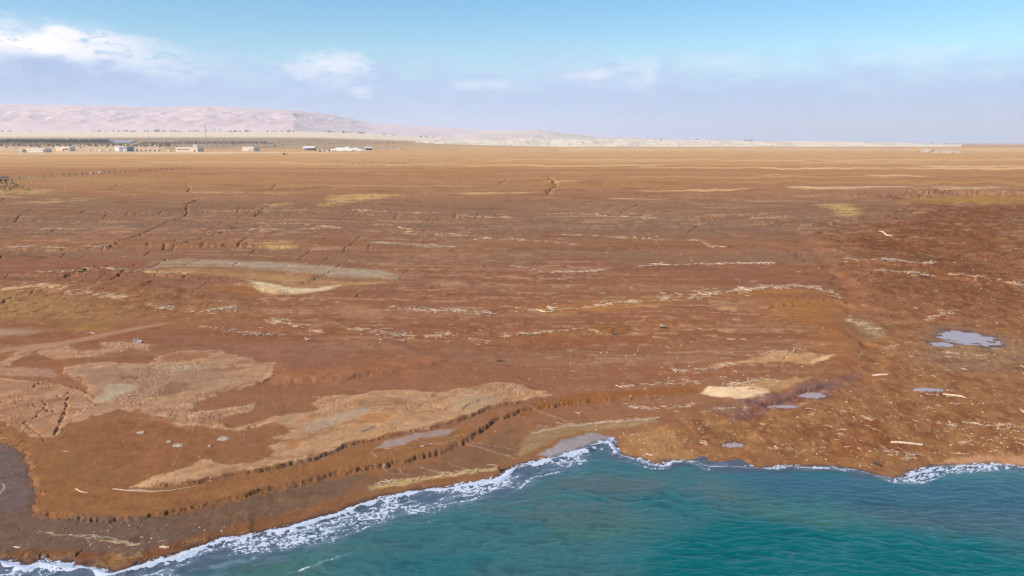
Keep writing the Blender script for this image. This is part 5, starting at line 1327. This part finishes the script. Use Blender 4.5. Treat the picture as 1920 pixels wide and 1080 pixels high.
# ------------------------------------------------------------------ driftwood, stones and litter
def wood_mesh(i, kind):
    r = random.Random(200 + i); b = MB()
    L = 1.0
    if kind == 'log':
        n = 5; path = [(-L / 2 + L * k / (n - 1), r.uniform(-.05, .05), r.uniform(0, .03)) for k in range(n)]
        b.tube(path, [.045, .05, .046, .038, .024], 7)
        if r.random() < .6: b.tube([path[3], (path[3][0] + .10, path[3][1] + .10, .09)], [.02, .008], 5)
    elif kind == 'stick':
        n = 6; path = [(-L / 2 + L * k / (n - 1), .09 * math.sin(k * 1.1 + i) + r.uniform(-.03, .03), .02 + r.uniform(0, .05)) for k in range(n)]
        b.tube(path, [.022, .03, .027, .022, .016, .008], 5)
        b.tube([path[2], (path[2][0] + .12, path[2][1] + .13, .10), (path[2][0] + .25, path[2][1] + .17, .12)], [.016, .012, .005], 4)
    elif kind == 'branch':
        b.tube([(-.5, 0, .02), (-.2, .03, .06), (.1, -.02, .06), (.35, .06, .10)], [.04, .034, .026, .012], 6)
        for k in range(6):
            s0 = r.uniform(-.35, .3); a = r.uniform(-1, 1) + (0 if k % 2 else 3.14); l2 = r.uniform(.18, .4)
            b.tube([(s0, 0, .05), (s0 + math.cos(a) * l2 * .5, math.sin(a + .8) * l2 * .5, .10), (s0 + math.cos(a) * l2, math.sin(a + .8) * l2, .05 + r.uniform(0, .2))], [.018, .013, .005], 4)
    else:   # tangled mat of reeds
        for k in range(12):
            a = r.gauss(0, .45); c = (r.uniform(-.35, .35), r.uniform(-.12, .12), r.uniform(.01, .05)); l2 = r.uniform(.25, .5)
            dx, dy = math.cos(a) * l2 / 2, math.sin(a) * l2 / 2
            b.tube([(c[0] - dx, c[1] - dy, c[2]), (c[0], c[1] + r.uniform(-.03, .03), c[2] + .03), (c[0] + dx, c[1] + dy, c[2] + r.uniform(-.01, .03))], [.012, .016, .008], 3)
    return b.mesh('driftwood_' + kind, M['wood'] if kind != 'mat' else M['straw'])
WOOD = {k: [wood_mesh(10 * j + q, k) for q in range(n)] for j, (k, n) in enumerate([('log', 4), ('stick', 5), ('branch', 5), ('mat', 5)])}

cand = []
for P, spread, n, (l0, l1), where in LINES:
    P = np.array(P, float); seg = np.hypot(*np.diff(P, axis=0).T); cum = np.r_[0, np.cumsum(seg)]
    for k in range(int(n * (2.3 if P[0][1] < 650 or P[0][0] < 1300 else 1.2))):
        if not k % 6: cen = rr.random() * cum[-1]
        q = min(max(rr.gauss(cen, 9), 0.001), cum[-1] - .001) if rr.random() < .75 else rr.random() * cum[-1]
        j = min(len(seg) - 1, max(0, int(np.searchsorted(cum, q)) - 1)); f = (q - cum[j]) / seg[j]
        px, py = P[j] + f * (P[j + 1] - P[j]); tl = math.atan2(P[j + 1][1] - P[j][1], P[j + 1][0] - P[j][0])
        py += rr.gauss(0, spread * (.5 if rr.random() < .7 else 1.6)); px += rr.gauss(0, 4)
        kd = rr.choices(['log', 'stick', 'branch', 'mat'], [1.0, 3.4, 2.8, 4.2])[0]
        cand.append((px, py, rr.uniform(l0, l1) * (.75 if k % 4 == 0 else .45) * (1 + (rr.random() < .10) * .6), kd, rr.gauss(0, .75), where))
# loose single pieces over the whole flat
for k in range(900):
    py = 380 + 480 * rr.random() ** 1.1; px = rr.uniform(-20, 1940)
    if gn(np.array([px / 90.]), np.array([py / 34.]), 501)[0] < rr.uniform(-.25, .3): continue
    if py > 640 and px < 1060 and rr.random() < .85: continue
    if py > np.interp(px, SHORE_PX[:, 0], SHORE_PX[:, 1]) - 12: continue
    cand.append((px, py, rr.uniform(.35, 1.3), rr.choices(['log', 'stick', 'branch', 'mat'], [.7, 4, 1.6, 2])[0], rr.gauss(0, .8), None))
cx, cy = at([c[0] for c in cand], [c[1] for c in cand]); cz = ground_z(cx, cy)
size = [c[2] * (1.3 if c[3] == 'log' else 1) * F / depth_of(cx[k], cy[k], cz[k]) * (1 if c[5] else .55) for k, c in enumerate(cand)]
order = sorted(range(len(cand)), key=lambda k: -size[k])
single = set([k for k in order if cand[k][5]][:262])
LAB = {'log': 'short bleached driftwood log', 'stick': 'bent bleached driftwood stick', 'branch': 'pale twiggy driftwood branch', 'mat': 'straw coloured tangle of reeds'}
NAME = {'log': 'driftwood_log', 'stick': 'driftwood_stick', 'branch': 'driftwood_branch', 'mat': 'reed_tangle'}
bulk = []
for k, (px, py, L, kd, rz, where) in enumerate(cand):
    if shore_d(np.array([cx[k]]), np.array([cy[k]]))[0] < .35: continue
    me = WOOD[kd][k % len(WOOD[kd])]
    if k in single:
        o = link(NAME[kd], me, None, (cx[k], cy[k], cz[k] + .012 * L), rz + (math.pi if rr.random() < .5 else 0)); th = 1.25 if kd in ('stick', 'branch', 'mat') else 1.0
        o.scale = (L, L * th, L * th * .7); o.rotation_euler.x = rr.uniform(-.1, .1)
        tag(o, LAB[kd] + ' ' + where, {'log': 'log', 'stick': 'stick', 'branch': 'branch', 'mat': 'reeds'}[kd], 'driftwood ' + where)
    else: bulk.append((me, cx[k], cy[k], cz[k], L * (1.0 if where else .85), rz))
def join(name, items, label, cat, mats, zs=1.0):
    vs = []; fs = []; ms = []; off = 0; cache = {}
    for me, x, y, z, s, a in items:
        if me.name not in cache: cache[me.name] = (np.array([v.co[:] for v in me.vertices]), [tuple(p.vertices) for p in me.polygons], mats.index(me.materials[0]))
        v, f, mi = cache[me.name]; ca_, sa_ = math.cos(a) * s, math.sin(a) * s
        vs.append(np.stack([v[:, 0] * ca_ - v[:, 1] * sa_ + x, v[:, 0] * sa_ + v[:, 1] * ca_ + y, v[:, 2] * s * zs + z], 1)); fs += [tuple(q + off for q in g) for g in f]; ms += [mi] * len(f); off += len(v)
    me = bpy.data.meshes.new(name); me.from_pydata(np.vstack(vs).tolist(), [], fs); me.update()
    for m in mats: me.materials.append(m)
    me.polygons.foreach_set('material_index', ms)
    return tag(link(name, me), label, cat, kind='stuff')
join('driftwood_litter', bulk, 'countless small bleached sticks and reeds strewn over the mudflat', 'driftwood litter', [M['wood'], M['straw']], 1.2)

def stone_mesh(i, mat):
    r = random.Random(400 + i); b = MB(); n = 7; rings = [(.62, -.25), (1.0, .12), (.8, .48), (.35, .68)]
    vs = []
    for q, zz in rings:
        for k in range(n):
            a = 6.283 * k / n; e = q * r.uniform(.78, 1.18); vs.append((math.cos(a) * e, math.sin(a) * e * .8, zz * r.uniform(.85, 1.15)))
    fs = [(j * n + k, j * n + (k + 1) % n, (j + 1) * n + (k + 1) % n, (j + 1) * n + k) for j in range(3) for k in range(n)] + [tuple(3 * n + k for k in range(n))]
    b.add(vs, fs); return b.mesh('stone', M[mat])
STONE = [stone_mesh(k, 'stone') for k in range(5)]; CLOD = [stone_mesh(10 + k, 'rock') for k in range(4)]
# stones: right-hand shore, point, litter zones
SZ = [((1150, 1330), (790, 866), 44, (.04, .12), 'on the gravelly point beside the small inlet'), ((1480, 1920), (700, 800), 40, (.05, .15), 'on the churned brown ground at lower right'), ((1740, 1925), (806, 852), 40, (.04, .13), 'behind the sandy beach at lower right'),
      ((990, 1330), (640, 720), 36, (.07, .16), 'on the smooth mud below the middle'), ((150, 460), (985, 1030), 26, (.04, .09), 'on the dark shelf above the left breakers'), ((1500, 1720), (820, 880), 30, (.05, .14), 'along the waterline right of the inlet')]
cs = []
for (xa, xb), (ya, yb), n, (r0, r1), where in SZ:
    for k in range(n):
        for _ in range(20):
            px, py = rr.uniform(xa, xb), rr.uniform(ya, yb)
            if py < np.interp(px, SHORE_PX[:, 0], SHORE_PX[:, 1]) - 8: break
        cs.append((px, py, r0 + (r1 - r0) * rr.random() ** 2, where))
x, y = at([c[0] for c in cs], [c[1] for c in cs]); z = ground_z(x, y)
for k, c in enumerate(cs):
    o = link('stone', STONE[k % 5], None, (x[k], y[k], z[k]), rr.random() * 6); o.scale = (c[2], c[2], c[2] * .9)
    tag(o, 'small pale salt crusted stone ' + c[3], 'stone', 'pale stones ' + c[3])
it = []
for k in range(3600):
    py = 395 + 480 * rr.random(); px = rr.uniform(-20, 1940)
    if py > np.interp(px, SHORE_PX[:, 0], SHORE_PX[:, 1]) - 9: continue
    if gn(np.array([px / 70.]), np.array([py / 30.]), 502)[0] < rr.uniform(-.3, .35): continue
    if py > 640 and px < 1060 and rr.random() < .75: continue
    it.append((px, py, rr.uniform(.03, .085) * (1 + (rr.random() < .06))))
x, y = at([c[0] for c in it], [c[1] for c in it]); z = ground_z(x, y)
join('pebble_litter', [(STONE[k % 5], x[k], y[k], z[k], it[k][2], k * 1.7) for k in range(len(it))], 'pale pebbles and salt lumps strewn over the mudflat', 'pebbles', [M['stone']])
# clods fallen from the scarps
it = []
for (P, h, w, L, r), n in zip(SC_W[:2], (260, 520)):
    seg = np.hypot(*np.diff(P, axis=0).T); cum = np.r_[0, np.cumsum(seg)]
    for k in range(n):
        q = rr.random() * cum[-1]; j = min(len(seg) - 1, max(0, int(np.searchsorted(cum, q)) - 1)); f = (q - cum[j]) / max(seg[j], 1e-6)
        d = P[j + 1] - P[j]; nn = np.array([d[1], -d[0]]) / (np.hypot(*d) + 1e-9); p = P[j] + f * d + nn * rr.gauss(.12, .22)
        it.append((p[0], p[1], rr.uniform(.03, .09)))
for k in range(260):
    px, py = rr.uniform(-20, 520), rr.uniform(985, 1060)
    if py < np.interp(px, SHORE_PX[:, 0], SHORE_PX[:, 1]) - 3:
        a_, b_ = at([px], [py]); it.append((a_[0], b_[0], rr.uniform(.03, .09)))
a_ = np.array(it); z = ground_z(a_[:, 0], a_[:, 1])
join('mud_clods', [(CLOD[k % 4], a_[k, 0], a_[k, 1], z[k], a_[k, 2], k * 2.1) for k in range(len(it))], 'brown mud clods crumbled from the edges of the low scarps', 'mud clods', [M['rock']])

# ---- single pieces one can name
def px_path(L, dz=0.05):
    L = np.array(L, float); x, y = at(L[:, 0], L[:, 1]); z = ground_z(x, y)
    return [(float(x[k]), float(y[k]), float(z[k]) + dz) for k in range(len(L))]
def log(name, label, L, rad, cat='log', mat='wood', dz=None, extra=None):
    P = px_path(L, rad[0] * .8 if dz is None else dz); o0 = Vector(P[0]); b = MB()
    b.tube([Vector(p) - o0 for p in P], rad, 8)
    if extra:
        for e, er in extra:
            Q = px_path(e, 0); b.tube([Vector((q[0], q[1], q[2] + er[1][i])) - o0 for i, q in enumerate(Q)], er[0], 6)
    return tag(b.build(name, M[mat], None, tuple(o0)), label, cat)
log('driftwood_log', 'long pale log with a dark broken end lying on the shore at lower right', [(1671, 832), (1685, 832.5), (1700, 834), (1715, 835.5), (1730, 837.5)], [.11, .12, .11, .10, .08])
log('driftwood_log', 'black waterlogged log just above the waterline near the point', [(1638, 868), (1645, 870), (1652, 873.5)], [.10, .13, .08], mat='wood_dark')
log('driftwood_log', 'small dark curved log lying on the smooth mud near the middle', [(931, 679), (938, 678), (947, 678)], [.05, .09, .04], mat='wood_dark')
log('driftwood_pole', 'longest thin curved pole lying below the tip of the pale crust', [(212, 919), (235, 922), (262, 924), (290, 925), (320, 923), (350, 919), (372, 915)], [.03, .035, .035, .035, .03, .025, .015], 'pole')
log('driftwood_pole', 'short thin pole crossing the longest pole below the pale crust', [(238, 922), (258, 920.5), (275, 922)], [.03, .03, .02], 'pole')
log('driftwood_pole', 'pale bent pole in two pieces on the ochre slope at left', [(142, 920), (150, 925), (158, 927), (166, 928)], [.04, .05, .045, .02], 'pole')
log('driftwood_branch', 'pale wavy branch lying on the ochre slope below the pale crust', [(788, 841), (794, 842), (799, 839), (806, 837), (812, 838)], [.04, .06, .06, .05, .025], 'branch')
log('driftwood_branch', 'forked white branch lying on the pale crust near its scarp edge', [(676, 815), (686, 812), (694, 808), (703, 803)], [.05, .06, .05, .02], 'branch', extra=[([(690, 811), (700, 810.5), (706, 809)], ([.04, .03, .01], [.05, .1, .12]))])
log('driftwood_log', 'thick pale log chunk on dark mud left of the pale crust tip', [(300, 1028), (306, 1029), (312, 1031), (318, 1031.5)], [.07, .09, .08, .04])
log('driftwood_stick', 'short pale stick alone on the dark shelf in the lower left corner', [(26, 1027), (33, 1028.5), (39, 1029)], [.03, .045, .03], 'stick')
log('driftwood_branch', 'pale curved horn shaped branch in the middle wrack line', [(1005, 581), (1012, 585), (1022, 587), (1036, 586)], [.05, .10, .11, .06], 'branch')
log('driftwood_log', 'dark bent log on the stepped mud above the breakers, right of the straw pile', [(934, 876), (938, 884), (945, 880)], [.05, .09, .05], mat='wood_dark')
log('driftwood_branch', 'white S shaped branch lying on the eroded bank', [(1648, 439), (1656, 441), (1662, 447), (1672, 450)], [.12, .2, .2, .12], 'branch')
log('driftwood_branch', 'thin pale branch lying alone on brown mud at left, below the rough litter', [(160, 625), (170, 624), (178, 626.5), (190, 625)], [.05, .06, .06, .03], 'branch')
log('driftwood_log', 'dark pointed log on the mud at the right of the long narrow puddle', [(1768, 741), (1785, 743), (1800, 745), (1812, 748)], [.06, .09, .09, .03], extra=None)
log('driftwood_log', 'pale straight log lying on mud left of the long narrow puddle', [(1636, 702.5), (1650, 703), (1664, 704)], [.08, .10, .08])
# upright bent white branches by the right edge
x, y, z = place(1886, 806); b = MB()
b.tube([(-.75, 0, 0), (-.55, .1, .62)], [.05, .025], 6); b.tube([(-.72, 0, .06), (-.25, .05, .02), (.15, 0, .03)], [.05, .045, .03], 6)
b.tube([(.05, 0, .42), (.2, 0, .02), (.45, .05, .40)], [.03, .05, .03], 6)
tag(b.build('driftwood_branch', M['wood'], None, (x, y, z)), 'bleached bent branches sticking up at the right edge like an L and a V', 'branch')
# uprooted bush
for px, py, s, lab in [(1241, 615, 1.1, 'pale uprooted bush standing alone right of the middle step'), (1152, 627, .8, 'brown uprooted root wad on the middle step'), (575, 640, .6, 'pale uprooted bush at the end of the lower left wrack')]:
    x, y, z = place(px, py); r = random.Random(px); b = MB()
    for k in range(18):
        a = r.random() * 6.283; l2 = r.uniform(.5, 1.0) * s; u_ = r.uniform(.25, 1.0)
        b.tube([(0, 0, 0), (math.cos(a) * l2 * .4, math.sin(a) * l2 * .4, l2 * .35 * u_ + .08), (math.cos(a + .3) * l2 * .9, math.sin(a + .3) * l2 * .9, l2 * .75 * u_)], [.06 * s, .04 * s, .012], 4)
    tag(b.build('uprooted_bush', M['wood'] if px != 1152 else M['pole'], None, (x, y, z)), lab, 'dead bush')
# white broken plastic chair on the mud
x, y, z = place(258.5, 643); s = mpp(x, y, z)
t = thing('plastic_chair', 'broken white plastic chair lying tipped on the pale crust at left', 'chair', (x, y, z), None, .3)
b = MB(); b.box(-.1, .38, -.25, .25, .02, .16); b.build('seat', M['white'], t)
b = MB(); b.add([(-.12, -.25, .05), (-.05, -.25, .05), (-.30, -.22, .62), (-.36, -.22, .62), (-.12, .0, .05), (-.05, .0, .05), (-.30, -.05, .62), (-.36, -.05, .62)], [(0, 1, 2, 3), (4, 7, 6, 5), (0, 4, 5, 1), (3, 2, 6, 7), (1, 5, 6, 2), (0, 3, 7, 4)]); b.build('backrest', M['white'], t)
for a0, a1 in (((.02, -.2, .16), (.12, -.22, .66)), ((.34, -.2, .14), (.50, -.22, .22)), ((-.42, .1, .0), (-.52, .12, .36))):
    b = MB(); b.tube([a0, a1], [.05, .035], 5); b.build('leg', M['white'], t)
# crust lumps on the brown mud pan
for k, (px, py, w, lab) in enumerate([(265, 812, 15, 'tan crust lump with a shaded right end, leftmost on the brown mud pan'), (420, 826, 22, 'long tan crust slab tilted up, rightmost on the brown mud pan'), (335, 838, 20, 'ragged tan crust lump in the middle of the brown mud pan'), (318, 830, 10, 'small tan crust lump just behind the ragged one on the brown mud pan'), (394, 840, 8, 'smallest tan crust lump below the long tilted slab')]):
    x, y, z = place(px, py); s = mpp(x, y, z); n = 14; a = np.linspace(-1, 1, n); gx, gy = np.meshgrid(a, a); q = np.sqrt(gx ** 2 + gy ** 2) + .3 * gn(gx * 2 + k * 5, gy * 2, 431)
    hh = np.clip(1 - q ** 3, -.3, 1) * (.05 + .09 * (gx + 1) / 2 + .09 * gn(gx * 3, gy * 3 + k, 432))
    ii = np.arange(n * n).reshape(n, n); fc = np.stack([ii[:-1, :-1], ii[:-1, 1:], ii[1:, 1:], ii[1:, :-1]], -1).reshape(-1, 4); fc = fc[(q.ravel()[fc] < 1.1).all(1)]
    V_, fc = compact(np.stack([gx.ravel() * w * s / 2 * 1.1, gy.ravel() * w * s * .55, hh.ravel() + .01], 1), fc)
    tag(link('crust_lump', grid_mesh('crust_lump', V_, fc, M['crust']), None, (x, y, z), .2), lab, 'crust lump')

# ------------------------------------------------------------------ haze over the whole valley
hm = bpy.data.materials.new('valley_haze'); hm.use_nodes = True; HT = NT(hm.node_tree)
pv = HT.n('ShaderNodeVolumePrincipled', ins={'Color': (.97, .96, 1.0, 1), 'Density': 5.2e-5, 'Anisotropy': 0.1})
ho = HT.n('ShaderNodeOutputMaterial'); HT.t.links.new(pv.outputs[0], ho.inputs['Volume'])
b = MB(); b.box(-29000, 29000, -2600, 24000, -16, 640); tag(b.build('haze', hm), None, None, None, 'stuff')
